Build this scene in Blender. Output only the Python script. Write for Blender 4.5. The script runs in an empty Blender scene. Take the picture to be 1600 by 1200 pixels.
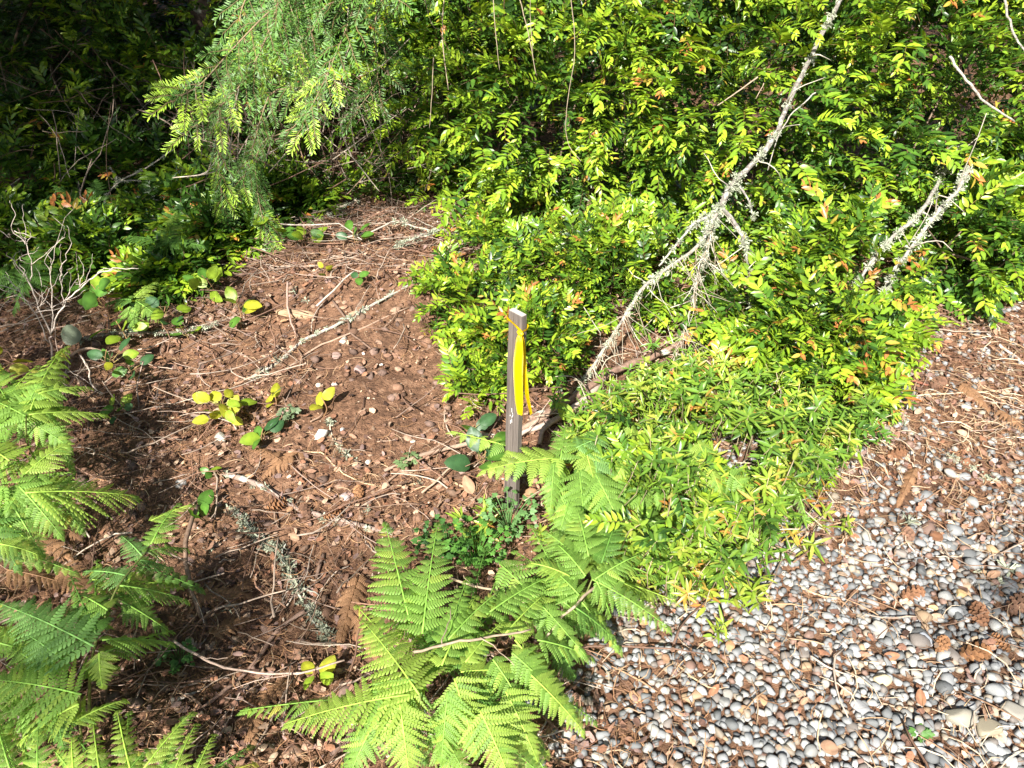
import bpy, math, random
import numpy as np
from math import sin, cos, pi, radians, sqrt
from mathutils import Vector, Matrix, noise

random.seed(7)
R = np.random.RandomState(11)
scene = bpy.context.scene
COL = scene.collection

# ------------------------------------------------------------------ camera, sky, sun
CAM_H, PITCH, FPX = 1.5, radians(35.0), 1200.0
cam = bpy.data.cameras.new('camera')
cam.sensor_width = 36.0
cam.lens = 27.0
cam.clip_start = 0.05
cam.clip_end = 300.0
cam_o = bpy.data.objects.new('camera', cam)
COL.objects.link(cam_o)
cam_o.location = (0, 0, CAM_H)
cam_o.rotation_euler = (pi / 2 - PITCH, 0, 0)
scene.camera = cam_o

SUN_AZ, SUN_EL = radians(20.0), radians(41.0)      # light travels forward and to the right
world = bpy.data.worlds.new('World')
scene.world = world
world.use_nodes = True
wn = world.node_tree.nodes
sky = wn.new('ShaderNodeTexSky')
sky.sky_type = 'NISHITA'
sky.sun_disc = False
sky.sun_elevation = SUN_EL
sky.sun_rotation = SUN_AZ + pi
sky.air_density = 1.0
sky.dust_density = 1.2
world.node_tree.links.new(sky.outputs[0], wn['Background'].inputs[0])
wn['Background'].inputs[1].default_value = 0.052

sun = bpy.data.lights.new('sun', 'SUN')
sun.energy = 5.0
sun.angle = radians(0.53)
sun.color = (1.0, 0.955, 0.88)
sun_o = bpy.data.objects.new('sun', sun)
COL.objects.link(sun_o)
sun_dir = Vector((sin(SUN_AZ) * cos(SUN_EL), cos(SUN_AZ) * cos(SUN_EL), -sin(SUN_EL)))
sun_o.rotation_euler = sun_dir.to_track_quat('-Z', 'Y').to_euler()
sun_o.location = (-3, -8, 8)

scene.view_settings.view_transform = 'Standard'
scene.view_settings.look = 'None'
scene.view_settings.exposure = 1.42
scene.view_settings.gamma = 1.0
scene.view_settings.use_curve_mapping = False
scene.cycles.max_bounces = 8
scene.cycles.diffuse_bounces = 4
scene.cycles.transmission_bounces = 4

# ------------------------------------------------------------------ photo geometry -> place
CP, SP = cos(PITCH), sin(PITCH)


def ray(px, py):
    dx, dy = (px - 800) / FPX, (600 - py) / FPX
    return Vector((dx, CP + SP * dy, -SP + CP * dy))


def terrain(x, y):
    n = noise.noise
    h = 0.030 * n(Vector((x * 1.1, y * 1.1, 3.1))) + 0.012 * n(Vector((x * 4.0, y * 4.0, 1.7)))
    h += 0.17 * math.exp(-((x + 0.5) ** 2 / 0.45 + (y - 3.0) ** 2 / 0.30))
    h -= 0.08 * math.exp(-((x + 0.6) ** 2 / 0.10 + (y - 1.2) ** 2 / 0.10))
    h += 0.022 * n(Vector((x * 2.3, y * 2.3, 7.7)))
    h += 0.05 * math.exp(-((x + 0.45) ** 2 / 0.10 + (y - 2.3) ** 2 / 0.25))
    if y > 5:
        h += 0.02 * (y - 5)
    return h


def gp(px, py, dz=0.0):
    d = ray(px, py)
    z = dz
    p = None
    for _ in range(5):
        t = (CAM_H - z) / -d.z
        p = Vector((d.x * t, d.y * t, z))
        z = terrain(p.x, p.y) + dz
    p.z = z
    return p


def yp(px, py, Y):
    d = ray(px, py)
    t = Y / d.y
    return Vector((d.x * t, Y, CAM_H + d.z * t))


def to_px(p):
    f = p[1] * CP - (p[2] - CAM_H) * SP
    u = p[1] * SP + (p[2] - CAM_H) * CP
    return 800 + FPX * p[0] / f, 600 - FPX * u / f, f


def in_poly(x, y, poly):
    c = False
    j = len(poly) - 1
    for i in range(len(poly)):
        xi, yi = poly[i]
        xj, yj = poly[j]
        if (yi > y) != (yj > y) and x < (xj - xi) * (y - yi) / (yj - yi) + xi:
            c = not c
        j = i
    return c


# ------------------------------------------------------------------ mesh tools (V, F, C numpy templates, triangles)
def T(V, F, C):
    V = np.asarray(V, float).reshape(-1, 3)
    C = np.asarray(C, float)
    if C.ndim == 1:
        C = np.tile(C, (len(V), 1))
    return (V, np.asarray(F, np.int64).reshape(-1, 3), C)


def joinT(ts):
    Vs, Fs, Cs, o = [], [], [], 0
    for V, F, C in ts:
        Vs.append(V)
        Fs.append(F + o)
        Cs.append(C)
        o += len(V)
    return (np.concatenate(Vs), np.concatenate(Fs), np.concatenate(Cs))


def xf(t, M, tint=None):
    A = np.array(M)
    C = t[2] if tint is None else t[2] * np.asarray(tint)
    return (t[0] @ A[:3, :3].T + A[:3, 3], t[1], C)


def scatter(t, Ms, tints=None):
    V, F, C = t
    Ms = np.asarray(Ms)
    n = len(Ms)
    W = np.einsum('nij,vj->nvi', Ms[:, :3, :3], V) + Ms[:, None, :3, 3]
    FF = F[None] + (np.arange(n) * len(V))[:, None, None]
    CC = np.tile(C, (n, 1, 1))
    if tints is not None:
        CC = CC * np.asarray(tints)[:, None, :]
    return (W.reshape(-1, 3), FF.reshape(-1, 3), CC.reshape(-1, 3))


def mesh(name, t, mat, smooth=False):
    V, F, C = t
    me = bpy.data.meshes.new(name)
    me.vertices.add(len(V))
    me.vertices.foreach_set('co', V.astype(np.float32).ravel())
    me.loops.add(len(F) * 3)
    me.loops.foreach_set('vertex_index', F.astype(np.int32).ravel())
    me.polygons.add(len(F))
    me.polygons.foreach_set('loop_start', np.arange(0, len(F) * 3, 3, dtype=np.int32))
    if smooth:
        me.polygons.foreach_set('use_smooth', np.ones(len(F), bool))
    ca = me.color_attributes.new('Col', 'FLOAT_COLOR', 'POINT')
    ca.data.foreach_set('color', np.concatenate([C, np.ones((len(C), 1))], 1).astype(np.float32).ravel())
    me.update(calc_edges=True)
    me.materials.append(mat)
    return me


def put(name, me, parent=None, M=None, color=None):
    o = bpy.data.objects.new(name, me)
    COL.objects.link(o)
    if parent is not None:
        o.parent = parent
    if M is not None:
        o.matrix_basis = M
    if color is not None:
        o.color = (*color, 1)
    return o


def tag(o, label, cat, group=None):
    o['label'] = label
    o['category'] = cat
    if group:
        o['group'] = group
    return o


def thing(name, loc, label, cat, group=None):
    o = bpy.data.objects.new(name, None)
    COL.objects.link(o)
    o.location = loc
    o.empty_display_size = 0.05
    return tag(o, label, cat, group)


def basis(x, up):
    """columns X along x, Z near up"""
    X = Vector(x).normalized()
    Y = Vector(up).cross(X)
    if Y.length < 1e-4:
        Y = Vector((0, 1, 0.01)).cross(X)
    Y.normalize()
    Z = X.cross(Y)
    return Matrix((X, Y, Z)).transposed().to_4x4()


def mat_at(p, x, up, s=1.0):
    M = basis(x, up)
    if isinstance(s, (int, float)):
        s = (s, s, s)
    M = M @ Matrix.Diagonal((s[0], s[1], s[2], 1))
    M.translation = Vector(p)
    return M


def rv():
    return Vector(R.normal(size=3)).normalized()


def catmull(pts, n=4):
    P = [Vector(p) for p in pts]
    if len(P) < 3:
        return [P[0].lerp(P[-1], i / n) for i in range(n + 1)]
    out = []
    for i in range(len(P) - 1):
        p0 = P[max(i - 1, 0)]
        p1, p2 = P[i], P[i + 1]
        p3 = P[min(i + 2, len(P) - 1)]
        for k in range(n):
            t = k / n
            out.append(0.5 * ((2 * p1) + (p2 - p0) * t + (2 * p0 - 5 * p1 + 4 * p2 - p3) * t * t + (3 * p1 - p0 - 3 * p2 + p3) * t ** 3))
    out.append(P[-1])
    return out


def tube(pts, radii, sides=5, col=(1, 1, 1), rough=0.0, jit=0.0):
    """tapered tube with end caps; radii: (r0, r1) or list"""
    P = [Vector(p) for p in pts]
    n = len(P)
    if len(radii) == 2 and n != 2:
        radii = [radii[0] + (radii[1] - radii[0]) * i / (n - 1) for i in range(n)]
    V, F, C = [], [], []
    ref = Vector((0.13, 0.2, 1)).normalized()
    for i, p in enumerate(P):
        d = (P[min(i + 1, n - 1)] - P[max(i - 1, 0)]).normalized()
        a = d.cross(ref)
        if a.length < 0.05:
            a = d.cross(Vector((1, 0.1, 0)))
        a.normalize()
        b = d.cross(a)
        j = Vector(R.normal(size=3)) * jit
        for k in range(sides):
            an = 2 * pi * k / sides
            r = radii[i] * (1 + rough * R.uniform(-1, 1))
            V.append(p + j + (a * cos(an) + b * sin(an)) * r)
            C.append(np.array(col) * R.uniform(0.82, 1.15))
    for i in range(n - 1):
        for k in range(sides):
            a0, a1 = i * sides + k, i * sides + (k + 1) % sides
            b0, b1 = a0 + sides, a1 + sides
            F += [(a0, a1, b1), (a0, b1, b0)]
    for k in range(1, sides - 1):
        F.append((0, k + 1, k))
        o = (n - 1) * sides
        F.append((o, o + k, o + k + 1))
    return T([tuple(v) for v in V], F, C)


# ------------------------------------------------------------------ materials
def new_mat(name):
    m = bpy.data.materials.new(name)
    m.use_nodes = True
    nt = m.node_tree
    return m, nt, nt.nodes, nt.links, nt.nodes['Principled BSDF']


def attr_color(nt, rand=0.0):
    """mesh colour x object colour x a little per-object variation"""
    N, L = nt.nodes, nt.links
    a = N.new('ShaderNodeAttribute')
    a.attribute_name = 'Col'
    oi = N.new('ShaderNodeObjectInfo')
    mx = N.new('ShaderNodeMix')
    mx.data_type = 'RGBA'
    mx.blend_type = 'MULTIPLY'
    mx.inputs[0].default_value = 1.0
    L.new(a.outputs['Color'], mx.inputs[6])
    L.new(oi.outputs['Color'], mx.inputs[7])
    out = mx.outputs[2]
    if rand > 0:
        mr = N.new('ShaderNodeMapRange')
        mr.inputs[3].default_value = 1 - rand
        mr.inputs[4].default_value = 1 + rand
        L.new(oi.outputs['Random'], mr.inputs[0])
        hs = N.new('ShaderNodeHueSaturation')
        L.new(out, hs.inputs['Color'])
        L.new(mr.outputs[0], hs.inputs['Value'])
        out = hs.outputs[0]
    return out


def leaf_mat(name, rough, transl, rand=0.15, spec=0.5, tw=(1.55, 1.35, 0.45), nscale=60.0):
    m, nt, N, L, B = new_mat(name)
    c = attr_color(nt, rand)
    tc = N.new('ShaderNodeTexCoord')
    nz = N.new('ShaderNodeTexNoise')
    nz.inputs['Scale'].default_value = nscale
    nz.inputs['Detail'].default_value = 3
    L.new(tc.outputs['Object'], nz.inputs['Vector'])
    mr = N.new('ShaderNodeMapRange')
    mr.inputs[1].default_value = 0.3
    mr.inputs[2].default_value = 0.7
    mr.inputs[3].default_value = 0.78
    mr.inputs[4].default_value = 1.2
    L.new(nz.outputs[0], mr.inputs[0])
    hs = N.new('ShaderNodeHueSaturation')
    L.new(c, hs.inputs['Color'])
    L.new(mr.outputs[0], hs.inputs['Value'])
    c = hs.outputs[0]
    L.new(c, B.inputs['Base Color'])
    B.inputs['Roughness'].default_value = rough
    B.inputs['Specular IOR Level'].default_value = spec
    bp = N.new('ShaderNodeBump')
    bp.inputs['Strength'].default_value = 0.25
    bp.inputs['Distance'].default_value = 0.002
    L.new(nz.outputs[0], bp.inputs['Height'])
    L.new(bp.outputs[0], B.inputs['Normal'])
    tr = N.new('ShaderNodeBsdfTranslucent')
    mu = N.new('ShaderNodeMix')
    mu.data_type = 'RGBA'
    mu.blend_type = 'MULTIPLY'
    mu.inputs[0].default_value = 1
    mu.inputs[7].default_value = (*tw, 1)
    L.new(c, mu.inputs[6])
    L.new(mu.outputs[2], tr.inputs[0])
    ms = N.new('ShaderNodeMixShader')
    ms.inputs[0].default_value = transl
    L.new(B.outputs[0], ms.inputs[1])
    L.new(tr.outputs[0], ms.inputs[2])
    L.new(ms.outputs[0], N['Material Output'].inputs[0])
    return m


def solid_mat(name, rough=0.8, scale=80.0, lo=0.6, hi=1.3, bump=0.5, dist=0.004, rand=0.12, stretch=(1, 1, 1), spec=0.3, patch=None):
    m, nt, N, L, B = new_mat(name)
    c = attr_color(nt, rand)
    tc = N.new('ShaderNodeTexCoord')
    mp = N.new('ShaderNodeMapping')
    mp.inputs['Scale'].default_value = stretch
    L.new(tc.outputs['Object'], mp.inputs[0])
    nz = N.new('ShaderNodeTexNoise')
    nz.inputs['Scale'].default_value = scale
    nz.inputs['Detail'].default_value = 5
    nz.inputs['Roughness'].default_value = 0.65
    L.new(mp.outputs[0], nz.inputs['Vector'])
    mr = N.new('ShaderNodeMapRange')
    mr.inputs[1].default_value = 0.3
    mr.inputs[2].default_value = 0.7
    mr.inputs[3].default_value = lo
    mr.inputs[4].default_value = hi
    L.new(nz.outputs[0], mr.inputs[0])
    hs = N.new('ShaderNodeHueSaturation')
    L.new(c, hs.inputs['Color'])
    L.new(mr.outputs[0], hs.inputs['Value'])
    col = hs.outputs[0]
    if patch:                      # lichen crust in patches of its own shape
        pn = N.new('ShaderNodeTexNoise')
        pn.inputs['Scale'].default_value = patch[1]
        pn.inputs['Detail'].default_value = 4
        L.new(tc.outputs['Object'], pn.inputs['Vector'])
        rp = N.new('ShaderNodeMapRange')
        rp.inputs[1].default_value = patch[2]
        rp.inputs[2].default_value = patch[2] + 0.06
        L.new(pn.outputs[0], rp.inputs[0])
        mm = N.new('ShaderNodeMix')
        mm.data_type = 'RGBA'
        L.new(rp.outputs[0], mm.inputs[0])
        L.new(col, mm.inputs[6])
        mm.inputs[7].default_value = (*patch[0], 1)
        col = mm.outputs[2]
    L.new(col, B.inputs['Base Color'])
    B.inputs['Roughness'].default_value = rough
    B.inputs['Specular IOR Level'].default_value = spec
    bp = N.new('ShaderNodeBump')
    bp.inputs['Strength'].default_value = bump
    bp.inputs['Distance'].default_value = dist
    L.new(nz.outputs[0], bp.inputs['Height'])
    L.new(bp.outputs[0], B.inputs['Normal'])
    return m


M_LEAF = leaf_mat('glossy_leaf', 0.36, 0.28, 0.14)
M_FERN = leaf_mat('fern_leaf', 0.5, 0.38, 0.12, 0.35, (1.35, 1.35, 0.55))
M_SALAL = leaf_mat('salal_leaf', 0.42, 0.35, 0.08, 0.45, nscale=35)
M_NEEDLE = leaf_mat('needle', 0.45, 0.22, 0.12, 0.4)
M_DRY = leaf_mat('dry_leaf', 0.75, 0.22, 0.2, 0.2, (1.1, 0.95, 0.7))
M_BARK = solid_mat('bark', 0.85, 60, 0.5, 1.35, 0.8, 0.006, stretch=(1, 1, 1), patch=((0.46, 0.49, 0.40), 22, 0.60))
M_PALEBARK = solid_mat('pale_bark', 0.9, 110, 0.4, 1.4, 0.9, 0.006, patch=((0.42, 0.44, 0.35), 55, 0.55))
M_TWIG = solid_mat('twig_bark', 0.8, 120, 0.65, 1.25, 0.3, 0.002)
M_LICHEN = solid_mat('lichen', 0.95, 160, 0.7, 1.2, 0.5, 0.003)
M_STONE = solid_mat('stone', 0.62, 95, 0.68, 1.25, 0.35, 0.003, 0.05)
M_LITTER = solid_mat('litter', 0.85, 150, 0.6, 1.3, 0.4, 0.003)
M_CONE = solid_mat('cone_scale', 0.7, 120, 0.6, 1.3, 0.4, 0.002)


def ground_mat():
    m, nt, N, L, B = new_mat('soil')
    tc = N.new('ShaderNodeTexCoord')
    def nz(scale, det=6, rough=0.65):
        n = N.new('ShaderNodeTexNoise')
        n.inputs['Scale'].default_value = scale
        n.inputs['Detail'].default_value = det
        n.inputs['Roughness'].default_value = rough
        L.new(tc.outputs['Object'], n.inputs['Vector'])
        return n.outputs[0]
    def ramp(src, stops):
        r = N.new('ShaderNodeValToRGB')
        e = r.color_ramp.elements
        while len(e) < len(stops):
            e.new(0.5)
        for i, (p, c) in enumerate(stops):
            e[i].position = p
            e[i].color = (*c, 1)
        L.new(src, r.inputs[0])
        return r.outputs[0]
    fine = ramp(nz(38, 8, 0.75), [(0.30, (0.065, 0.038, 0.026)), (0.44, (0.155, 0.088, 0.055)), (0.56, (0.28, 0.158, 0.098)), (0.70, (0.42, 0.27, 0.18))])
    big = ramp(nz(2.3, 4), [(0.35, (0.72, 0.70, 0.68)), (0.65, (1.15, 1.12, 1.08))])
    mx = N.new('ShaderNodeMix')
    mx.data_type = 'RGBA'
    mx.blend_type = 'MULTIPLY'
    mx.inputs[0].default_value = 1
    L.new(fine, mx.inputs[6])
    L.new(big, mx.inputs[7])
    L.new(mx.outputs[2], B.inputs['Base Color'])
    B.inputs['Roughness'].default_value = 0.95
    B.inputs['Specular IOR Level'].default_value = 0.15
    ad = N.new('ShaderNodeMath')
    ad.operation = 'ADD'
    L.new(nz(45, 8, 0.7), ad.inputs[0])
    L.new(nz(170, 4), ad.inputs[1])
    bp = N.new('ShaderNodeBump')
    bp.inputs['Strength'].default_value = 0.9
    bp.inputs['Distance'].default_value = 0.012
    L.new(ad.outputs[0], bp.inputs['Height'])
    L.new(bp.outputs[0], B.inputs['Normal'])
    return m


M_SOIL = ground_mat()

# gravel outline, in photo coordinates of the ground
GRAVEL = [(800, 1400), (860, 1140), (925, 1010), (1010, 800), (1130, 640), (1380, 565), (1700, 420), (2300, 500), (2300, 1400)]
GW = [tuple(gp(*p)[:2]) for p in GRAVEL]


# ------------------------------------------------------------------ ground
def axis(lo, hi, step, far):
    a = list(np.arange(lo, hi + 1e-6, step))
    s, x = step, hi
    while x < far:
        s *= 1.35
        x += s
        a.append(x)
    s, x = step, lo
    b = []
    while x > -far:
        s *= 1.35
        x -= s
        b.append(x)
    return b[::-1] + a


gx, gy = axis(-2.4, 2.6, 0.02, 60), axis(0.4, 5.0, 0.02, 60)
V = []
for y in gy:
    for x in gx:
        z = terrain(x, y)
        if -2.5 < x < 2.7 and 0.3 < y < 5.1:
            k = 0.35 if in_poly(x, y, GW) else 1.0
            z += k * (0.012 * noise.noise(Vector((x * 11, y * 11, 0))) + 0.006 * noise.noise(Vector((x * 27, y * 27, 5))))
        V.append((x, y, z))
nx, ny = len(gx), len(gy)
ii = (np.arange(ny - 1)[:, None] * nx + np.arange(nx - 1)[None]).ravel()
F = np.concatenate([np.stack([ii, ii + 1, ii + nx + 1], 1), np.stack([ii, ii + nx + 1, ii + nx], 1)])
g = put('ground', mesh('ground', T(V, F, (1, 1, 1)), M_SOIL, True))
g['kind'] = 'structure'

def gravel_amount(x, y):
    """0 off the gravel, up to 1 where stones lie thick and clean"""
    if not in_poly(x, y, GW):
        return 0.0
    px, py, _ = to_px((x, y, 0))
    a = 0.98
    a -= max(0, min(1, (900 - py) / 240)) * 0.74                # littered farther up the path
    a -= max(0, min(1, (1120 - px) / 240)) * 0.55               # and beside the ferns
    if px > 1230 and py < 960:
        a -= 0.10
    a += 0.34 * noise.noise(Vector((x * 4, y * 4, 9)))
    return max(0.06, min(1, a))


# ------------------------------------------------------------------ pebbles
def ico(sub):
    import bmesh
    bm = bmesh.new()
    bmesh.ops.create_icosphere(bm, subdivisions=sub, radius=1.0)
    bmesh.ops.triangulate(bm, faces=bm.faces[:])
    bm.verts.ensure_lookup_table()
    V = np.array([v.co[:] for v in bm.verts])
    F = np.array([[v.index for v in f.verts] for f in bm.faces])
    bm.free()
    return V, F


ICO1, ICO2, ICO3 = ico(1), ico(2), ico(3)


def pebble(sub, seed, cut=6):
    V, F = (ICO1, ICO2, ICO3)[sub - 1]
    rs = np.random.RandomState(seed)
    off = Vector((seed * 3.7, seed * 1.3, 0))
    W = []
    planes = [(Vector(rs.normal(size=3)).normalized(), rs.uniform(0.42, 0.80)) for _ in range(cut)]
    for v in V:
        p = Vector(v)
        p *= 1 + 0.22 * noise.noise(p * 1.1 + off) + 0.06 * noise.noise(p * 3 + off)
        for n, d in planes:              # worn flat faces
            k = p.dot(n) - d
            if k > 0:
                p -= n * k * 0.92
        W.append(p)
    W = np.array([w[:] for w in W]) * np.array([1.0, rs.uniform(0.66, 0.95), rs.uniform(0.48, 0.7)])
    return T(W, F, (1, 1, 1))


PEB_COL = [(0.30, 0.30, 0.285), (0.20, 0.205, 0.205), (0.235, 0.24, 0.24), (0.36, 0.34, 0.30), (0.13, 0.135, 0.135), (0.28, 0.235, 0.18), (0.21, 0.135, 0.105),
           (0.40, 0.395, 0.375), (0.265, 0.27, 0.27), (0.20, 0.175, 0.155), (0.32, 0.225, 0.14), (0.11, 0.115, 0.12)]
PEB_NAME = ('pale grey', 'mid grey', 'mid grey', 'cream', 'dark grey', 'tan', 'reddish brown', 'whitish', 'mid grey', 'dull brown', 'tan', 'nearly black')
PEB_W = np.array([5, 4, 5, 3, 3, 2, 1.2, 2.2, 4, 2.2, 0.8, 1.2])
PEB_W = PEB_W / PEB_W.sum()
peb_lo = [pebble(1, 20 + i, 4) for i in range(16)]
peb_hi = [mesh('pebble', pebble(2, 20 + i), M_STONE, False) for i in range(18)]
cands = []
step = 0.0205
for x in np.arange(-0.2, 2.9, step):
    for y in np.arange(0.45, 4.4, step):
        a = gravel_amount(x, y)
        if a <= 0:
            continue
        for lay in range(2):
            if R.rand() < a * (1.0 if lay == 0 else 0.75):
                xx, yy = x + R.uniform(-.4, .4) * step, y + R.uniform(-.4, .4) * step
                r = 0.0088 + 0.0105 * R.beta(1.2, 2.2)
                if xx > 0.9 and R.rand() < 0.10:
                    r *= R.uniform(1.25, 1.75)
                cands.append((xx, yy, r, lay))
def peb_matrix(c):
    x, y, r, lay = c
    z = terrain(x, y) + r * 0.15 + lay * 0.008
    up = Vector((R.normal() * 0.35, R.normal() * 0.35, 1))
    an = R.uniform(0, 2 * pi)
    return mat_at((x, y, z), (cos(an), sin(an), R.normal() * 0.2), up, r)
scored = []
for c in cands:
    px, py, f = to_px((c[0], c[1], 0.01))
    vis = -20 < px < 1620 and 0 < py < 1215
    scored.append((c[2] / f * (1.15 if c[3] else 1) if vis else 0, c))
scored.sort(key=lambda s: -s[0])
for s, c in scored[:300]:
    i = R.randint(len(peb_hi))
    ci = R.choice(len(PEB_COL), p=PEB_W)
    o = put('pebble', peb_hi[i], None, peb_matrix(c), tuple(np.array(PEB_COL[ci]) * R.uniform(0.8, 1.22)))
    kn_ = PEB_NAME[ci]
    tag(o, kn_ + ' rounded pebble lying loose in the gravel path at lower right', 'pebble', kn_ + ' pebbles of the gravel path')
ts = []
byv = {}
for s, c in scored[300:]:
    byv.setdefault(R.randint(len(peb_lo)), []).append(c)
for i, cs in byv.items():
    tints = np.array([np.array(PEB_COL[R.choice(len(PEB_COL), p=PEB_W)]) * R.uniform(0.8, 1.22) for _ in cs])
    ts.append(scatter(peb_lo[i], [np.array(peb_matrix(c)) for c in cs], tints))
gr = put('gravel', mesh('gravel', joinT(ts), M_STONE, False))
gr['kind'] = 'stuff'
gr['label'] = 'grey and tan rounded gravel of the path'

# ------------------------------------------------------------------ forest litter (nobody could count it)
def strip(L, w, bend, col):
    a = [(-L / 2, 0, 0), (-L / 6, bend * 0.8, bend * .5), (L / 6, bend, bend * .5), (L / 2, 0, 0)]
    V, F = [], []
    for i, (x, y, z) in enumerate(a):
        ww = w if 0 < i < 3 else w * .55
        V += [(x, y - ww / 2, z), (x, y + ww / 2, z + ww * .4)]
    for i in range(3):
        o = i * 2
        F += [(o, o + 2, o + 3), (o, o + 3, o + 1)]
    return T(V, F, col)


def flake(seed, col):
    rs = np.random.RandomState(seed)
    n = 6
    V = [(0, 0, rs.uniform(0.1, .3))]
    for i in range(n):
        a = 2 * pi * i / n
        r = rs.uniform(0.6, 1.1)
        V.append((r * cos(a), r * 0.6 * sin(a), rs.uniform(-.25, .35)))
    return T(V, [(0, i + 1, (i + 1) % n + 1) for i in range(n)], col)


def litter_where(x, y):
    """how much litter lies here"""
    g_ = gravel_amount(x, y)
    v = 0.62 + 0.5 * noise.noise(Vector((x * 2.3, y * 2.3, 4))) + 0.35 * noise.noise(Vector((x * 8, y * 8, 14)))
    if g_ > 0:
        v = 1.22 - g_ * 1.08 + 0.35 * noise.noise(Vector((x * 7, y * 7, 4)))
    px, py, _ = to_px((x, y, 0))
    if 490 < px < 690 and 500 < py < 690 and g_ == 0:
        v -= 0.40                                            # the scraped bare soil
    return max(0.03, min(1, v))


def scatter_ground(n, box, fn, zoff, smin, smax, tilt, sz=None):
    out = []
    x0, x1, y0, y1 = box
    while len(out) < n:
        x = R.uniform(x0, x1)
        y = y0 + (y1 - y0) * R.rand() ** 1.25
        if R.rand() > fn(x, y):
            continue
        s = R.uniform(smin, smax)
        an = R.uniform(0, 2 * pi)
        up = Vector((R.normal() * tilt, R.normal() * tilt, 1))
        out.append(np.array(mat_at((x, y, terrain(x, y) + R.uniform(*zoff)), (cos(an), sin(an), R.normal() * tilt * .5), up, s)))
    return out


BOX = (-2.3, 2.4, 0.45, 4.8)
ts = []
NC = [(0.30, 0.16, 0.085), (0.42, 0.25, 0.13), (0.20, 0.10, 0.06), (0.48, 0.33, 0.20), (0.36, 0.19, 0.09)]
for i in range(5):
    Ms = scatter_ground(9500, BOX, litter_where, (0.002, 0.026), 0.5, 1.2, 0.22)
    tints = R.uniform(0.6, 1.25, (len(Ms), 1)) * np.ones((1, 3))
    ts.append(scatter(strip(R.uniform(.035, .07), 0.0016, R.uniform(-.012, .012), NC[i]), Ms, tints))
for i in range(4):
    Ms = scatter_ground(430, (-.1, 2.4, .5, 3.2), lambda x, y: (1.15 - gravel_amount(x, y)) if in_poly(x, y, GW) and noise.noise(Vector((x * 5, y * 5, 33))) > -.1 else 0.0, (0.008, 0.028), 0.7, 1.4, 0.2)
    ts.append(scatter(strip(R.uniform(.05, .09), 0.0019, R.uniform(-.02, .02), [(.55, .40, .25), (.46, .30, .17), (.62, .50, .35), (.36, .21, .12)][i]), Ms, R.uniform(0.7, 1.2, (len(Ms), 1)) * np.ones((1, 3))))
o = put('needle_litter', mesh('needle_litter', joinT(ts), M_LITTER))
o['kind'] = 'stuff'
o['label'] = 'brown fallen needles strewn over the soil and gravel'
ts = []
FC = [(0.20, 0.105, 0.07), (0.30, 0.17, 0.11), (0.10, 0.055, 0.04), (0.46, 0.31, 0.21), (0.27, 0.13, 0.075), (0.26, 0.17, 0.145)]
for i in range(12):
    Ms = scatter_ground(2900, BOX, litter_where, (0.0, 0.022), 0.005, 0.0165, 0.6)
    tints = R.uniform(0.6, 1.25, (len(Ms), 1)) * np.ones((1, 3))
    ts.append(scatter(flake(60 + i, FC[i % 6]), Ms, tints))
o = put('leaf_litter', mesh('leaf_litter', joinT(ts), M_LITTER))
o['kind'] = 'stuff'
o['label'] = 'red brown bark flakes and leaf crumbs over the soil'


ts = []
for i in range(6):
    Ms = scatter_ground(4500, BOX, lambda x, y: 0.25 if in_poly(x, y, GW) else 0.9, (-0.001, 0.010), 0.0022, 0.0065, 0.8)
    tints = R.uniform(0.5, 1.4, (len(Ms), 1)) * np.ones((1, 3))
    ts.append(scatter(flake(160 + i, [(0.22, 0.125, 0.08), (0.36, 0.23, 0.15), (0.11, 0.065, 0.045), (0.48, 0.38, 0.29), (0.28, 0.16, 0.10), (0.17, 0.09, 0.06)][i]), Ms, tints))
o = put('soil_crumbs', mesh('soil_crumbs', joinT(ts), M_LITTER))
o['kind'] = 'stuff'
o['label'] = 'small brown crumbs of soil and rotted wood'


ts = []
for i in range(8):
    V_, F_ = ICO1
    rs_ = np.random.RandomState(700 + i)
    W_ = V_ * (1 + rs_.uniform(-.32, .32, (len(V_), 1))) * np.array([1, rs_.uniform(.6, 1), rs_.uniform(.4, .75)])
    Ms = scatter_ground(170, (-2.0, .1, .6, 3.4), lambda x, y: max(.03, .45 + .9 * noise.noise(Vector((x * 3, y * 3, 21)))), (-0.006, 0.006), 0.006, 0.024, 0.5)
    tints = R.uniform(0.5, 1.25, (len(Ms), 1)) * np.ones((1, 3))
    ts.append(scatter(T(W_, F_, [(0.22, 0.125, 0.08), (0.17, 0.095, 0.06), (0.30, 0.19, 0.13), (0.20, 0.13, 0.10)][i % 4]), Ms, tints))
o = put('soil_clods', mesh('soil_clods', joinT(ts), M_LITTER))
o['kind'] = 'stuff'
o['label'] = 'brown crumbly clods of soil over the bank'


def crooked(L, r, seed, col, sides=4, n=6, kink=0.06):
    rs = np.random.RandomState(seed)
    pts, p = [], Vector((-L / 2, 0, 0))
    d = Vector((1, 0, 0))
    for i in range(n):
        pts.append(p.copy())
        d = (d + Vector((0, rs.normal() * kink * 4, rs.normal() * kink * 1.2))).normalized()
        p = p + d * L / (n - 1)
    return tube(pts, (r, r * 0.55), sides, col)


def tangle_where(x, y):
    px, py, _ = to_px((x, y, 0))
    v = 0.07 if in_poly(x, y, GW) else 0.30
    if 380 < px < 760 and 350 < py < 490:
        v = 1.0                                              # the raked heap of dead twigs under the bush
    elif 250 < px < 520 and 400 < py < 560:
        v = 0.6
    elif px < 560 and py > 700:
        v = 0.34
    elif 480 < px < 720 and 500 <= py < 700:
        v = 0.07                                             # scraped soil
    return v


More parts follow.
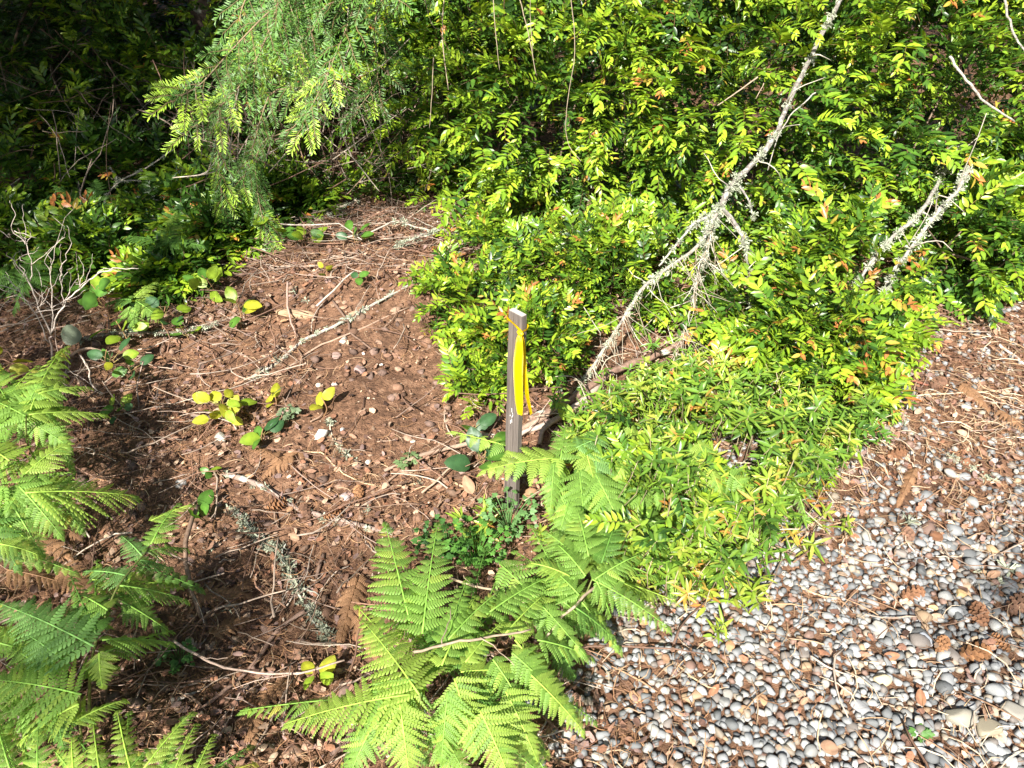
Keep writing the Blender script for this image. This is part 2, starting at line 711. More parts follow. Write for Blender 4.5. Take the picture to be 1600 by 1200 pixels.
ts = []
TC = [(0.25, 0.16, 0.11), (0.33, 0.25, 0.19), (0.17, 0.10, 0.07), (0.42, 0.34, 0.27), (0.23, 0.13, 0.085), (0.29, 0.21, 0.165)]
for i in range(12):
    Ms = scatter_ground(300, BOX, tangle_where, (0.004, 0.05), 0.6, 1.3, 0.18)
    tints = R.uniform(0.65, 1.2, (len(Ms), 1)) * np.ones((1, 3))
    ts.append(scatter(crooked(R.uniform(.09, .26), R.uniform(.0014, .0032), 200 + i, TC[i % 6]), Ms, tints))
o = put('twig_litter', mesh('twig_litter', joinT(ts), M_TWIG))
o['kind'] = 'stuff'
o['label'] = 'tangle of small dead twigs lying on the forest floor'

# ------------------------------------------------------------------ leaves and shoots
def leaf_tpl(L, W, fold, curl, col, rib=1.25, base_w=0.55, wide=0.45):
    """pointed leaf along +X, midrib valley, tip curling down"""
    st = [0.0, 0.16, 0.4, 0.66, 0.86, 1.0]
    V, C = [], []
    col = np.array(col)
    for s in st:
        w = W * 0.5 * (sin(pi * min(1, s ** 0.8)) ** 0.85 if 0 < s < 1 else 0)
        x = L * s
        z = -curl * L * s * s
        V.append((x, 0, z))
        C.append(col * rib)
        if 0 < s < 1:
            V += [(x, w, z + fold * w), (x, -w, z + fold * w)]
            C += [col, col]
    F = [(0, 1, 2), (0, 3, 1)]
    F[0] = (0, 1, 2)
    # rows: base idx0 ; rows k=1..4 at 1+3(k-1): mid, left, right ; tip 13
    F = [(0, 1, 2), (0, 3, 1)]
    for k in range(3):
        a, b = 1 + 3 * k, 4 + 3 * k
        F += [(a, b, b + 1), (a, b + 1, a + 1), (a, a + 2, b + 2), (a, b + 2, b)]
    F += [(10, 13, 11), (10, 12, 13)]
    return T(V, F, C)


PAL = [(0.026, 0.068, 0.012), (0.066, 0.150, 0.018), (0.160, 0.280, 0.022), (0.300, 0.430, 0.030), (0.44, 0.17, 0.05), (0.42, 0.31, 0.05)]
LEAFSHAPE = [(0.055, 0.022, 0.30, 0.16), (0.049, 0.021, 0.18, 0.30), (0.060, 0.021, 0.42, 0.08)]
leafT = [[leaf_tpl(*s, PAL[c]) for c in range(6)] for s in LEAFSHAPE]
def leaf_lo(L, W, fold, curl, col, rib=1.2):
    col = np.array(col)
    V, C = [(0, 0, 0)], [col * rib]
    for s_, k in ((.3, .92), (.68, .80)):
        z = -curl * L * s_ * s_
        w = W * .5 * k
        V += [(L * s_, 0, z), (L * s_, w, z + fold * w), (L * s_, -w, z + fold * w)]
        C += [col * rib, col, col]
    V.append((L, 0, -curl * L))
    C.append(col)
    return T(V, [(0, 1, 2), (0, 3, 1), (1, 4, 5), (1, 5, 2), (1, 3, 6), (1, 6, 4), (4, 7, 5), (4, 6, 7)], C)


leafL = [[leaf_lo(*s, PAL[c]) for c in range(6)] for s in LEAFSHAPE]
leafM = [[mesh('leaf', leafT[s][c], M_LEAF, True) for c in range(6)] for s in range(3)]


def shoot_tpl(seed, cls, n=16, L=0.215, sc=1.0):
    """arching twig with two ranks of leaves; returns stem template and leaf list"""
    rs = np.random.RandomState(seed)
    n = n + rs.randint(-2, 4)
    pts = []
    droop = rs.uniform(0.2, 0.6)
    for i in range(6):
        t = i / 5
        pts.append(Vector((L * t * (1 - .1 * t), 0.03 * rs.normal() * t * .5, -droop * L * t * t + 0.12 * L * t)))
    stem = tube(pts[::2] + [pts[-1]], (0.0018, 0.0008), 3, (0.22, 0.13, 0.07) if cls != 'lime' else (0.30, 0.22, 0.07))
    leaves = []
    for i in range(n):
        t = 0.12 + 0.88 * i / (n - 1)
        k = min(4, int(t * 5))
        p = pts[k].lerp(pts[k + 1], t * 5 - k)
        d = (pts[k + 1] - pts[k]).normalized()
        sd = 1 if i % 2 else -1
        tipness = i / (n - 1)
        a = 1.15 - 0.75 * tipness ** 1.5 + rs.normal() * .15
        dirv = d * cos(a) + Vector((0, sd * sin(a), 0.18 + rs.normal() * 0.22))
        up = Vector((rs.normal() * .25, -sd * 0.2 + rs.normal() * .25, 1))
        s = (0.72 + 0.4 * sin(pi * min(1, .2 + t * .75))) * rs.uniform(.85, 1.12) * (0.7 if tipness > .9 else 1)
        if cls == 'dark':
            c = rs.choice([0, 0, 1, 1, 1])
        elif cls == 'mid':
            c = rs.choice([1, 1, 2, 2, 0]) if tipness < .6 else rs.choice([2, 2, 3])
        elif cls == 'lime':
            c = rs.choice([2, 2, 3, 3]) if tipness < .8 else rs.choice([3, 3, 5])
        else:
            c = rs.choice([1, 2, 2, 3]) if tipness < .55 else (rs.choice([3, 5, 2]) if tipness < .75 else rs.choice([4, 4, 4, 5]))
        leaves.append((rs.randint(3), int(c), mat_at(p, dirv, up, s)))
    return stem, leaves


SHOOTS = {}
for ci, cls in enumerate(('dark', 'mid', 'lime', 'red')):
    L_ = []
    for k in range(6):
        stem, lv = shoot_tpl(500 + ci * 40 + k, cls)
        full = joinT([stem] + [xf(leafT[s][c], M, R.uniform(.85, 1.15)) for s, c, M in lv])
        lo = joinT([stem] + [xf(leafL[s][c], M, R.uniform(.85, 1.15)) for s, c, M in lv])
        L_.append(dict(stem=mesh('stem', stem, M_TWIG), leaves=lv, T=lo, me=mesh('leafy_shoot', full, M_LEAF, True)))
    SHOOTS[cls] = L_
CLS = ('dark', 'mid', 'lime', 'red')


def blob_points(blobs, n, inner=0.55):
    """points and outward normals in the shells of overlapping ellipsoids"""
    vol = np.array([b[3] * b[4] + b[4] * b[5] + b[3] * b[5] for b in blobs])
    vol = vol / vol.sum()
    out = []
    while len(out) < n:
        b = blobs[R.choice(len(blobs), p=vol)]
        d = rv()
        bump = 1 + 0.30 * noise.noise(Vector((d.x * 2.2 + b[0] * 3, d.y * 2.2 + b[1], d.z * 2.2)))
        k = (1 - (1 - inner) * R.rand() ** 1.6) * bump
        p = Vector((b[0] + d.x * b[3] * k, b[1] + d.y * b[4] * k, b[2] + d.z * b[5] * k))
        if p.z < terrain(p.x, p.y) + 0.03:
            continue
        nrm = Vector((d.x / b[3], d.y / b[4], d.z / b[5])).normalized()
        if nrm.y > 0.45 and R.rand() < 0.85:
            continue
        deep = any(((p.x - c[0]) / c[3]) ** 2 + ((p.y - c[1]) / c[4]) ** 2 + ((p.z - c[2]) / c[5]) ** 2 < 0.35 for c in blobs if c is not b)
        if deep and R.rand() < .8:
            continue
        if k > .72 and noise.noise(Vector((p.x * 4.2, p.y * 3.0, p.z * 5.2))) < -.10 + .25 * (k - .72) and R.rand() < .80:
            continue
        out.append((p, nrm, k))
    return out


def bush(name, label, cat, base, blobs, n, weights, scale=1.0, n_parts=300, n_open=20, stems=8, keep=None, group=None, upbias=0.25):
    root = thing(name, base, label, cat, group)
    inv = Matrix.Translation(-Vector(base))
    pts = blob_points(blobs, n)
    rows = []
    for p, nrm, k in pts:
        if keep and not keep(p):
            continue
        px, py, f = to_px(p)
        vis = -40 < px < 1640 and -40 < py < 1240
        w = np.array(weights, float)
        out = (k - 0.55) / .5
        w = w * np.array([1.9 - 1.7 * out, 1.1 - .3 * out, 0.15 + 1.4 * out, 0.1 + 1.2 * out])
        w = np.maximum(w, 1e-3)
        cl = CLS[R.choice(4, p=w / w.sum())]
        d = (nrm + Vector((0, -0.15, upbias)) + rv() * 0.55)
        up = Vector((0, -.25, 1)) + rv() * .35
        M = mat_at(p - d.normalized() * 0.10 * scale, d, up, scale * R.uniform(.8, 1.2))
        rows.append(((nrm.y * -0.5 + k * 1.5 - f * .35 + (0 if vis else -9)), cl, R.randint(6), M))
    rows.sort(key=lambda r: -r[0])
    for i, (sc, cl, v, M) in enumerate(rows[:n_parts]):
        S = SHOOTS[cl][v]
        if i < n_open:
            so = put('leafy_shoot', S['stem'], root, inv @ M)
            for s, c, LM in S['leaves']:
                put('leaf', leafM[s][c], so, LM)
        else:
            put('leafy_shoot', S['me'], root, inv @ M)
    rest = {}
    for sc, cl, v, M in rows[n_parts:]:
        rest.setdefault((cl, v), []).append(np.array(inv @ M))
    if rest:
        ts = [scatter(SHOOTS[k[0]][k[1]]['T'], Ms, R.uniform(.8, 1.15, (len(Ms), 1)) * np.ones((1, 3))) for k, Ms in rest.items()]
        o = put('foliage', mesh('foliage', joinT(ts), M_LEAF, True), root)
        o['kind'] = 'stuff'
    for i in range(stems):
        b = blobs[i % len(blobs)]
        e = Vector((b[0] + R.uniform(-.6, .6) * b[3], b[1] + R.uniform(-.6, .5) * b[4], b[2] + R.uniform(.2, .8) * b[5]))
        s = Vector((b[0] * .8 + base[0] * .2 + R.normal() * .06, b[1] + .05 + R.normal() * .05, terrain(b[0], b[1]) - .02))
        m1 = s.lerp(e, .4) + rv() * .06
        m2 = s.lerp(e, .75) + rv() * .06
        t = tube(catmull([s, m1, m2, e], 4), (0.009 * scale, 0.003 * scale), 5, (0.20, 0.14, 0.10))
        put('stem', mesh('stem', xf(t, inv), M_TWIG, True), root)
    return root


def keep_visible(p):
    return True


LINES = [([(1312, 0), (1268, 88), (1232, 158), (1214, 205), (1182, 250), (1142, 290), (1125, 325)], 2.58, 12),
         ([(1125, 325), (1090, 385), (1012, 442), (978, 490), (940, 552), (905, 602), (882, 638)], 2.0, 16),
         ([(1125, 325), (1100, 400), (1080, 470), (1066, 525), (1050, 570), (1034, 620)], 2.2, 24),
         ([(1128, 325), (1164, 385), (1172, 480)], 2.3, 12), ([(1120, 335), (1055, 385), (1030, 415)], 2.4, 12),
         ([(1440, 330), (1400, 365), (1368, 400), (1335, 450)], 2.4, 15), ([(1500, 290), (1462, 335), (1425, 385), (1395, 425), (1375, 470)], 2.4, 15), ([(1484, 88), (1540, 160), (1585, 190)], 2.8, 10),
         ([(1548, 370), (1580, 455), (1597, 520)], 2.6, 10)]


def clear_of_branches(p):
    px, py, f = to_px(p)
    for line, ymax, wd in LINES:
        for a, b in zip(line, line[1:]):
            vx, vy = b[0] - a[0], b[1] - a[1]
            t = max(0, min(1, ((px - a[0]) * vx + (py - a[1]) * vy) / (vx * vx + vy * vy)))
            if math.hypot(px - a[0] - t * vx, py - a[1] - t * vy) < wd * 1.6 and p.y < ymax + .45:
                return R.rand() < .12
    return True


# the big evergreen bush at the back
BIG = [(0.28, 3.50, 0.55, .72, .55, .62), (0.95, 3.32, 0.55, .68, .52, .65), (1.62, 3.30, 0.60, .66, .55, .70), (2.35, 3.45, 0.60, .70, .55, .70),
       (-0.02, 3.95, 1.05, .62, .5, .55), (0.55, 3.62, 1.15, .7, .5, .55), (1.35, 3.55, 1.2, .75, .5, .55), (2.25, 3.7, 1.2, .8, .5, .6),
       (0.05, 3.8, .5, .5, .3, .5), (0.3, 4.0, .8, .6, .3, .5), (0.6, 3.75, .75, .6, .35, .5), (1.3, 3.7, .75, .6, .35, .5), (2.0, 3.8, .8, .6, .35, .5)]
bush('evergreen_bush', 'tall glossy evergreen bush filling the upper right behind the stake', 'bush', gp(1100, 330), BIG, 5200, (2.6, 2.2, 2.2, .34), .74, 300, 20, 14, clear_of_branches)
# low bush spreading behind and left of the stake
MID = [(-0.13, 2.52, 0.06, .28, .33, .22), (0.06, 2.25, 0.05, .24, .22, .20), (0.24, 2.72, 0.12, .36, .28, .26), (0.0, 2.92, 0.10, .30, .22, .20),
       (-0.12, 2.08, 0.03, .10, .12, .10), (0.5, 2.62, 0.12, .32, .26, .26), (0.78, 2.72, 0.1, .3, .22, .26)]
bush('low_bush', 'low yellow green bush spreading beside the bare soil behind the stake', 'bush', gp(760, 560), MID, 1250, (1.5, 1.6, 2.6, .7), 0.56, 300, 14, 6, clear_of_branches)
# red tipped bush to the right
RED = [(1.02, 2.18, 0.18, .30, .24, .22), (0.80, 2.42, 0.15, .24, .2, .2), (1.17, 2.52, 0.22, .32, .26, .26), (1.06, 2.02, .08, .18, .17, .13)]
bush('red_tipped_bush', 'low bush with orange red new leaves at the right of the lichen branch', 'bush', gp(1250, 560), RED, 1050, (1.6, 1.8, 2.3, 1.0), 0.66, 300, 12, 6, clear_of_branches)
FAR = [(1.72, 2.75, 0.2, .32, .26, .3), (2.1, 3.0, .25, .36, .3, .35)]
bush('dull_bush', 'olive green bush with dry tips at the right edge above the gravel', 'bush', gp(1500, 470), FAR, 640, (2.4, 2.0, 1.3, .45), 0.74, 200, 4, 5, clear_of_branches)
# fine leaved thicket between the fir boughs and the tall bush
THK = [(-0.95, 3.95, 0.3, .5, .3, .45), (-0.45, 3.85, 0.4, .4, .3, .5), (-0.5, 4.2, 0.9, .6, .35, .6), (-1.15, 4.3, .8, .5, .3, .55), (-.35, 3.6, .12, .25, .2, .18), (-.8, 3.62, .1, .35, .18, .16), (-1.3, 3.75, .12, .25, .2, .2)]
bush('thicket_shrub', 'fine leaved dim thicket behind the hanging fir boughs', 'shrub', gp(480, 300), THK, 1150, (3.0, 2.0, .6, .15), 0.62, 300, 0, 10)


# ------------------------------------------------------------------ narrow leaved ground shrub in front
def rosette_tpl(seed, cls):
    rs = np.random.RandomState(seed)
    ts = [tube([(0, 0, -.11), (rs.normal() * .008, rs.normal() * .008, -.05), (0, 0, 0.004)], (.0018, .001), 3, (0.42, 0.35, 0.22))]
    n = rs.randint(10, 16)
    pal = {'g': [(0.105, 0.20, 0.025), (0.15, 0.255, 0.03), (0.065, 0.14, 0.02)], 'y': [(0.25, 0.34, 0.04), (0.18, 0.28, 0.03), (.32, .36, .06)],
           'o': [(0.36, 0.26, 0.05), (0.24, 0.30, 0.04), (.42, .20, .05)]}[cls]
    for i in range(n):
        a = i * 2.4 + rs.normal() * .25
        el = rs.uniform(-.15, .75)
        z = -0.035 * (i % 3) * rs.uniform(.4, 1)
        d = Vector((cos(a) * cos(el), sin(a) * cos(el), sin(el)))
        lt = leaf_tpl(0.042 * rs.uniform(.6, 1.2), 0.0085 * rs.uniform(.8, 1.3), .35, rs.uniform(.05, .35), pal[rs.randint(3)], 1.3)
        ts.append(xf(lt, mat_at((0, 0, z), d, Vector((0, 0, 1)) + Vector(rs.normal(size=3)) * .3)))
    return joinT(ts)


ROS = {c: [rosette_tpl(900 + 20 * i + k, c) for k in range(6)] for i, c in enumerate('gyo')}
ROSM = {c: [mesh('leafy_shoot', t, M_LEAF, True) for t in ROS[c]] for c in ROS}
LOWP = [(890, 668), (930, 640), (985, 590), (1060, 560), (1140, 560), (1230, 560), (1340, 560), (1365, 640), (1310, 715), (1235, 780), (1200, 840), (1150, 880), (1060, 885), (985, 870), (975, 800), (960, 730), (915, 700)]
HOLE = [(1100, 690), (1130, 665), (1200, 660), (1200, 710), (1180, 740), (1135, 730)]
root = thing('narrow_leaved_shrub', gp(1100, 760), 'sprawling narrow leaved green shrub spilling onto the gravel right of the stake', 'shrub')
inv = Matrix.Translation(-root.location)
rows = []
while len(rows) < 1150:
    px, py = R.uniform(840, 1410), R.uniform(555, 925)
    if not in_poly(px, py, LOWP) or in_poly(px, py, HOLE):
        continue
    lump = noise.noise(Vector((px * .012, py * .016, 3)))
    if lump < -.30 and R.rand() < .65:
        continue
    dz = max(.03, .12 + .24 * lump + R.normal() * .06)
    p = gp(px, py, dz)
    if py < 615 and px < 1180 and R.rand() < .25:
        continue
    if px > 1180 and py > 760 and R.rand() < .6 or py > 850 and R.rand() < .45:
        continue
    cl = R.choice(['g', 'y', 'o'], p=[.56, .37, .07])
    up = Vector((R.normal() * .45, -.35 + R.normal() * .4, 1))
    an = R.uniform(0, 2 * pi)
    M = mat_at(p, Vector((cos(an), sin(an), 0)), up, R.uniform(.7, 1.2))
    rows.append((dz, cl, R.randint(6), M))
for px, py in ((1270, 850), (1325, 815), (1290, 800), (1105, 915), (1130, 975), (1155, 930), (1010, 905), (720, 810), (760, 820), (845, 830), (880, 830), (870, 800), (760, 790), (735, 830), (900, 860), (1180, 920)):
    an = R.uniform(0, 6.28)
    rows.append((.3, R.choice(['y', 'o', 'y', 'g']), R.randint(6), mat_at(gp(px, py, .07), Vector((cos(an), sin(an), 0)), Vector((R.normal() * .3, -.4, 1)), R.uniform(.75, 1.1))))
for k in range(160):                     # strays beyond its edge
    i = R.randint(len(LOWP) - 1)
    u = R.rand()
    px = LOWP[i][0] + (LOWP[i + 1][0] - LOWP[i][0]) * u + R.normal() * 26
    py = LOWP[i][1] + (LOWP[i + 1][1] - LOWP[i][1]) * u + R.normal() * 22
    an = R.uniform(0, 6.28)
    dz = R.uniform(.04, .16)
    rows.append((dz, R.choice(['y', 'o', 'g', 'g']), R.randint(6), mat_at(gp(px, py, dz), Vector((cos(an), sin(an), 0)), Vector((R.normal() * .5, -.4, 1)), R.uniform(.6, 1.1))))
rows.sort(key=lambda r: -r[0])
for dz, cl, v, M in rows[:300]:
    put('leafy_shoot', ROSM[cl][v], root, inv @ M)
rest = {}
for dz, cl, v, M in rows[300:]:
    rest.setdefault((cl, v), []).append(np.array(inv @ M))
o = put('foliage', mesh('foliage', joinT([scatter(ROS[k[0]][k[1]], Ms, R.uniform(.75, 1.15, (len(Ms), 1)) * np.ones((1, 3))) for k, Ms in rest.items()]), M_LEAF, True), root)
o['kind'] = 'stuff'
for k in range(75):                     # taller arching sprays standing out of the mat
    px, py = R.uniform(930, 1390), R.uniform(560, 860)
    if not in_poly(px, py, LOWP) or in_poly(px, py, HOLE):
        continue
    a = R.uniform(-pi, pi)
    M = mat_at(gp(px, py, R.uniform(.10, .28)), Vector((cos(a), sin(a) - .5, R.uniform(-.1, .7))), Vector((0, -.4, 1)) + rv() * .3, R.uniform(.38, .55))
    put('leafy_shoot', SHOOTS[CLS[R.choice(4, p=[.2, .42, .27, .11])]][R.randint(6)]['me'], root, inv @ M)
for i in range(90):
    px, py = R.uniform(880, 1320), R.uniform(610, 870)
    if in_poly(px, py, HOLE):
        continue
    a, b = gp(px, py, 0.01), gp(px + R.uniform(-90, 90), py + R.uniform(-60, 60), R.uniform(.06, .15))
    m_ = a.lerp(b, .5) + Vector((R.normal() * .02, R.normal() * .02, .04))
    put('stem', mesh('stem', xf(tube(catmull([a, m_, b], 4), (.0028, .0014), 4, (0.42, 0.36, 0.26)), inv), M_TWIG, True), root)

# ------------------------------------------------------------------ ferns
def pinna_tpl(seed, col, n=9):
    """comb-lobed leaflet of unit length along +X, half width 1"""
    rs = np.random.RandomState(seed)
    V, F, C = [], [], []
    col = np.array(col)
    def add(pts, cs, fs):
        o = len(V)
        V.extend(pts)
        C.extend(cs)
        F.extend([tuple(o + i for i in f) for f in fs])
    for sd in (1, -1):
        for i in range(n):
            s = i / n
            sp = 1 / n
            w = ((1 - s) ** 0.85 * (0.78 + .22 * min(1, i / 1.5)) + .07) * rs.uniform(.88, 1.10)
            xa = s + .12 * sp
            x1 = s + .86 * sp
            lean = 0.50 * sp
            dz = -0.16 * w
            j = rs.uniform(.86, 1.12)
            bend = lambda q: (q[0], q[1], q[2] - .55 * q[0] * q[0])
            add([bend(q_) for q_ in [(xa - .06 * sp, 0, 0.004), (x1 + .06 * sp, 0, 0.004),
                 (x1 + lean * .55, sd * w * .5, .03), (xa + lean * .5, sd * w * .5, .03),
                 (x1 + lean * .9, sd * w * .84, dz * .5), ((xa + x1) / 2 + lean * 1.25, sd * w, dz), (xa + lean, sd * w * .82, dz * .5)]],
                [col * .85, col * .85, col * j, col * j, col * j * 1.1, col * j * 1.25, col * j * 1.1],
                [(0, 1, 2), (0, 2, 3), (3, 2, 4), (3, 4, 6), (6, 4, 5)] if sd > 0 else [(0, 2, 1), (0, 3, 2), (3, 4, 2), (3, 6, 4), (6, 5, 4)])
    add([(0, .035, .006), (0, -.035, .006), (.5, 0, -.13)], [col * 1.3] * 3, [(0, 1, 2)])
    add([(0.9, .10, -.44), (0.9, -.10, -.44), (1.04, 0, -.6)], [col * 1.15] * 3, [(0, 1, 2)])
    return T(V, F, C)


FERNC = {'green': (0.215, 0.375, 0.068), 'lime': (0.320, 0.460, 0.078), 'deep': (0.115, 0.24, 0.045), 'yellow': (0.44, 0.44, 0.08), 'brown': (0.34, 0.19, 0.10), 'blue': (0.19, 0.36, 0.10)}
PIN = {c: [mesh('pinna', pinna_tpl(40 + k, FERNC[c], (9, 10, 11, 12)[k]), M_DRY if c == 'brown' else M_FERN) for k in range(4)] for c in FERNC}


def frond(root, base, tip, W, pairs=13, sag=0.03, roll=0.0, col='green', prof=0.8, fwd=0.38, gap=1.0, bare=0.04):
    """one fern blade: rachis with paired comb-lobed pinnae (each its own mesh)"""
    base, tip = Vector(base), Vector(tip)
    ctrl = base.lerp(tip, .5) + Vector((0, 0, sag))
    def P(t):
        return base * (1 - t) ** 2 + ctrl * 2 * t * (1 - t) + tip * t * t
    L = (tip - base).length
    pts = [P(i / 8) - base for i in range(9)]
    c = np.array(FERNC[col])
    fr = put('frond', mesh('frond', tube(pts, (0.0022, 0.0008), 4, c * 1.5 if col != 'brown' else c), M_FERN, True), root, Matrix.Translation(base - root.location))
    ts = [bare + (0.97 - bare) * (1 - (1 - i / pairs) ** 1.25) for i in range(pairs)]
    for i, t in enumerate(ts):
        p = P(t)
        d = (P(min(1, t + .05)) - P(max(0, t - .05))).normalized()
        side = d.cross(Vector((0, 0, 1)))
        if side.length < .1:
            side = Vector((1, 0, 0))
        side.normalize()
        nrm = side.cross(d)
        q = Matrix.Rotation(roll, 3, d)
        side, nrm = q @ side, q @ nrm
        spac = ((ts[i + 1] if i + 1 < pairs else 1.0) - t) * L
        l = W * (max(0.02, 1 - t) ** prof) * (0.82 + .18 * min(1, i / 2)) + .006
        for sd in (1, -1):
            if R.rand() < .015:
                continue
            a = fwd + R.normal() * .06 + t * .35
            dv = side * sd * cos(a) + d * sin(a) - Vector((0, 0, 1)) * R.uniform(.02, .22) + nrm * R.normal() * .07
            ll = l * R.uniform(.9, 1.08)
            M = mat_at(p - base + d * spac * .25 * sd, dv, nrm + rv() * .26, (ll, spac * .66 * gap, spac * 1.0))
            pc = col
            if col in ('green', 'lime') and R.rand() < .14:
                pc = 'lime' if col == 'green' else 'green'
            if col != 'brown' and t > .7 and R.rand() < .05:
                pc = 'yellow'
            put('pinna', PIN[pc][R.randint(4)], fr, M)
    d = (P(1) - P(.9)).normalized()
    put('pinna', PIN[col][0], fr, mat_at(P(.94) - base, d, Vector((0, 0, 1)), (L * .085 + .008, .010, .02)))
    return fr


def fern(label, stem_px, blades, stalk=None, cat='fern', group=None, name='fern', stalkcol=(0.26, 0.30, 0.09)):
    """blades: (bx,by,bz, tx,ty,tz, Wpx, pairs, colour[, roll]) in photo px with height above ground"""
    b0 = gp(*stem_px)
    root = thing(name, b0, label, cat, group)
    for bl in blades:
        bx, by, bz, tx, ty, tz, wpx, pr, col = bl[:9]
        roll = bl[9] if len(bl) > 9 else R.normal() * .18
        b, t_ = gp(bx, by, bz), gp(tx, ty, tz)
        _, _, f = to_px(b)
        wpx *= 1.22
        if col != 'brown' and by > 560 and R.rand() < .8:
            j1, j2 = R.normal(size=2) * 16, R.normal(size=2) * 34
            b2, t2 = gp(bx + j1[0], by + j1[1], max(.02, bz - R.uniform(.04, .10))), gp(tx + j2[0], ty + j2[1], max(.02, tz - R.uniform(.05, .10)))
            frond(root, b2, t2, wpx * f / FPX * R.uniform(.75, 1.0), max(8, pr - 2), sag=.05 * (t2 - b2).length, roll=R.normal() * .3, col=('green', 'deep', 'lime', 'green')[R.randint(4)])
        frond(root, b, t_, wpx * f / FPX, pr, sag=0.06 * (t_ - b).length + .006, roll=roll, col=col)
    if stalk:
        P_ = [gp(*s) - b0 for s in stalk]
        put('stalk', mesh('stalk', tube(catmull(P_, 4), (.0035, .0018), 5, stalkcol), M_FERN, True), root)
    return root


fern('bracken fern at the left edge with a yellowed curled tip below the dead twig shrub', (45, 760), [
    (48, 640, .34, 100, 543, .30, 38, 12, 'lime'), (45, 648, .34, 168, 648, .26, 34, 13, 'lime'), (40, 650, .34, -60, 610, .3, 40, 13, 'green'),
    (60, 615, .35, 142, 605, .3, 24, 10, 'lime'), (20, 640, .3, -30, 560, .3, 36, 11, 'green'), (10, 690, .3, -50, 700, .25, 40, 10, 'green'), (35, 660, .3, 60, 600, .36, 34, 10, 'green'), (30, 650, .3, 110, 700, .24, 34, 11, 'green'), (0, 640, .3, 60, 570, .3, 34, 11, 'lime'), (20, 680, .26, -30, 640, .26, 40, 11, 'green')],
    [(45, 760, 0), (55, 725, .12), (42, 690, .24), (41, 648, .34)])
fern('large bright bracken fern arching right over the soil at the left edge', (60, 900), [
    (40, 770, .32, 217, 776, .22, 92, 19, 'lime', -.1), (30, 760, .32, 97, 838, .25, 42, 11, 'green'), (20, 790, .3, 67, 868, .22, 36, 11, 'green'),
    (10, 760, .32, -70, 830, .25, 50, 12, 'green'), (15, 720, .34, -40, 690, .3, 50, 12, 'lime'), (0, 850, .28, 62, 868, .25, 24, 10, 'lime'), (-30, 800, .3, 30, 890, .25, 40, 10, 'deep'),
    (60, 740, .3, 10, 800, .3, 40, 10, 'green'), (60, 745, .27, 130, 830, .2, 40, 12, 'green'), (40, 740, .3, 110, 690, .3, 34, 11, 'lime'), (0, 800, .27, 60, 800, .24, 40, 11, 'green'), (30, 720, .28, -30, 760, .27, 50, 12, 'green')],
    [(60, 900, 0), (50, 850, .15), (42, 790, .3)])
fern('grey green bracken fern with branched fronds left of the brown upright stick', (140, 1130), [
    (147, 1010, .30, -10, 940, .28, 62, 17, 'blue', .1), (160, 1000, .30, 272, 1005, .22, 40, 13, 'green'), (168, 953, .31, 112, 925, .26, 30, 10, 'green'),
    (187, 915, .31, 295, 939, .24, 34, 14, 'green'), (200, 900, .31, 131, 893, .26, 26, 11, 'blue'), (228, 862, .31, 294, 857, .24, 20, 11, 'green'),
    (222, 868, .31, 189, 837, .27, 22, 10, 'blue'), (236, 850, .31, 280, 785, .27, 24, 12, 'green'), (150, 990, .3, 110, 900, .25, 26, 9, 'deep'),
    (155, 1020, .28, 160, 1075, .22, 24, 9, 'lime'), (215, 875, .30, 272, 890, .24, 24, 10, 'blue'), (190, 940, .29, 262, 985, .22, 28, 11, 'green')],
    [(140, 1130, 0.02), (140, 1067, .14), (147, 1013, .24), (167, 957, .29), (187, 913, .31), (233, 857, .31)])
fern('bracken fern with long feathery pinnae in the lower left corner', (130, 1190), [
    (127, 1085, .24, -20, 1062, .22, 70, 18, 'green', -.1), (123, 1100, .24, 30, 1160, .16, 44, 14, 'lime'), (113, 1130, .22, 197, 1093, .2, 22, 12, 'lime'),
    (60, 1100, .2, -30, 1130, .2, 50, 12, 'green'), (110, 1040, .24, 40, 990, .24, 46, 12, 'blue'), (90, 1120, .2, 100, 1170, .15, 26, 9, 'deep'), (20, 1010, .25, -50, 1000, .25, 50, 10, 'green'), (80, 1050, .22, 10, 1010, .22, 46, 12, 'green'), (100, 1080, .2, 60, 1120, .16, 36, 11, 'deep'), (60, 1060, .2, -20, 1090, .18, 50, 13, 'green'), (140, 1060, .2, 185, 1040, .18, 24, 10, 'green')],
    [(130, 1190, 0), (126, 1140, .1), (124, 1087, .24)])
fern('yellow green bracken fern cut off by the bottom edge at lower left', (250, 1330), [
    (162, 1240, .2, 145, 1122, .2, 20, 13, 'lime', .3), (212, 1235, .2, 183, 1110, .2, 24, 14, 'lime', .3), (222, 1205, .2, 302, 1112, .2, 22, 14, 'lime', -.2),
    (268, 1220, .2, 307, 1130, .19, 17, 12, 'lime', -.2), (300, 1225, .2, 335, 1146, .19, 16, 11, 'lime', -.2), (315, 1228, .2, 399, 1192, .18, 18, 12, 'yellow', -.2),
    (118, 1230, .2, 112, 1152, .2, 20, 11, 'lime'), (60, 1225, .2, 60, 1140, .22, 24, 12, 'green'), (20, 1215, .2, -5, 1130, .22, 24, 11, 'green'), (170, 1250, .2, 230, 1170, .2, 20, 10, 'green')],
    [(250, 1330, 0.02), (240, 1280, .12), (235, 1230, .19)])
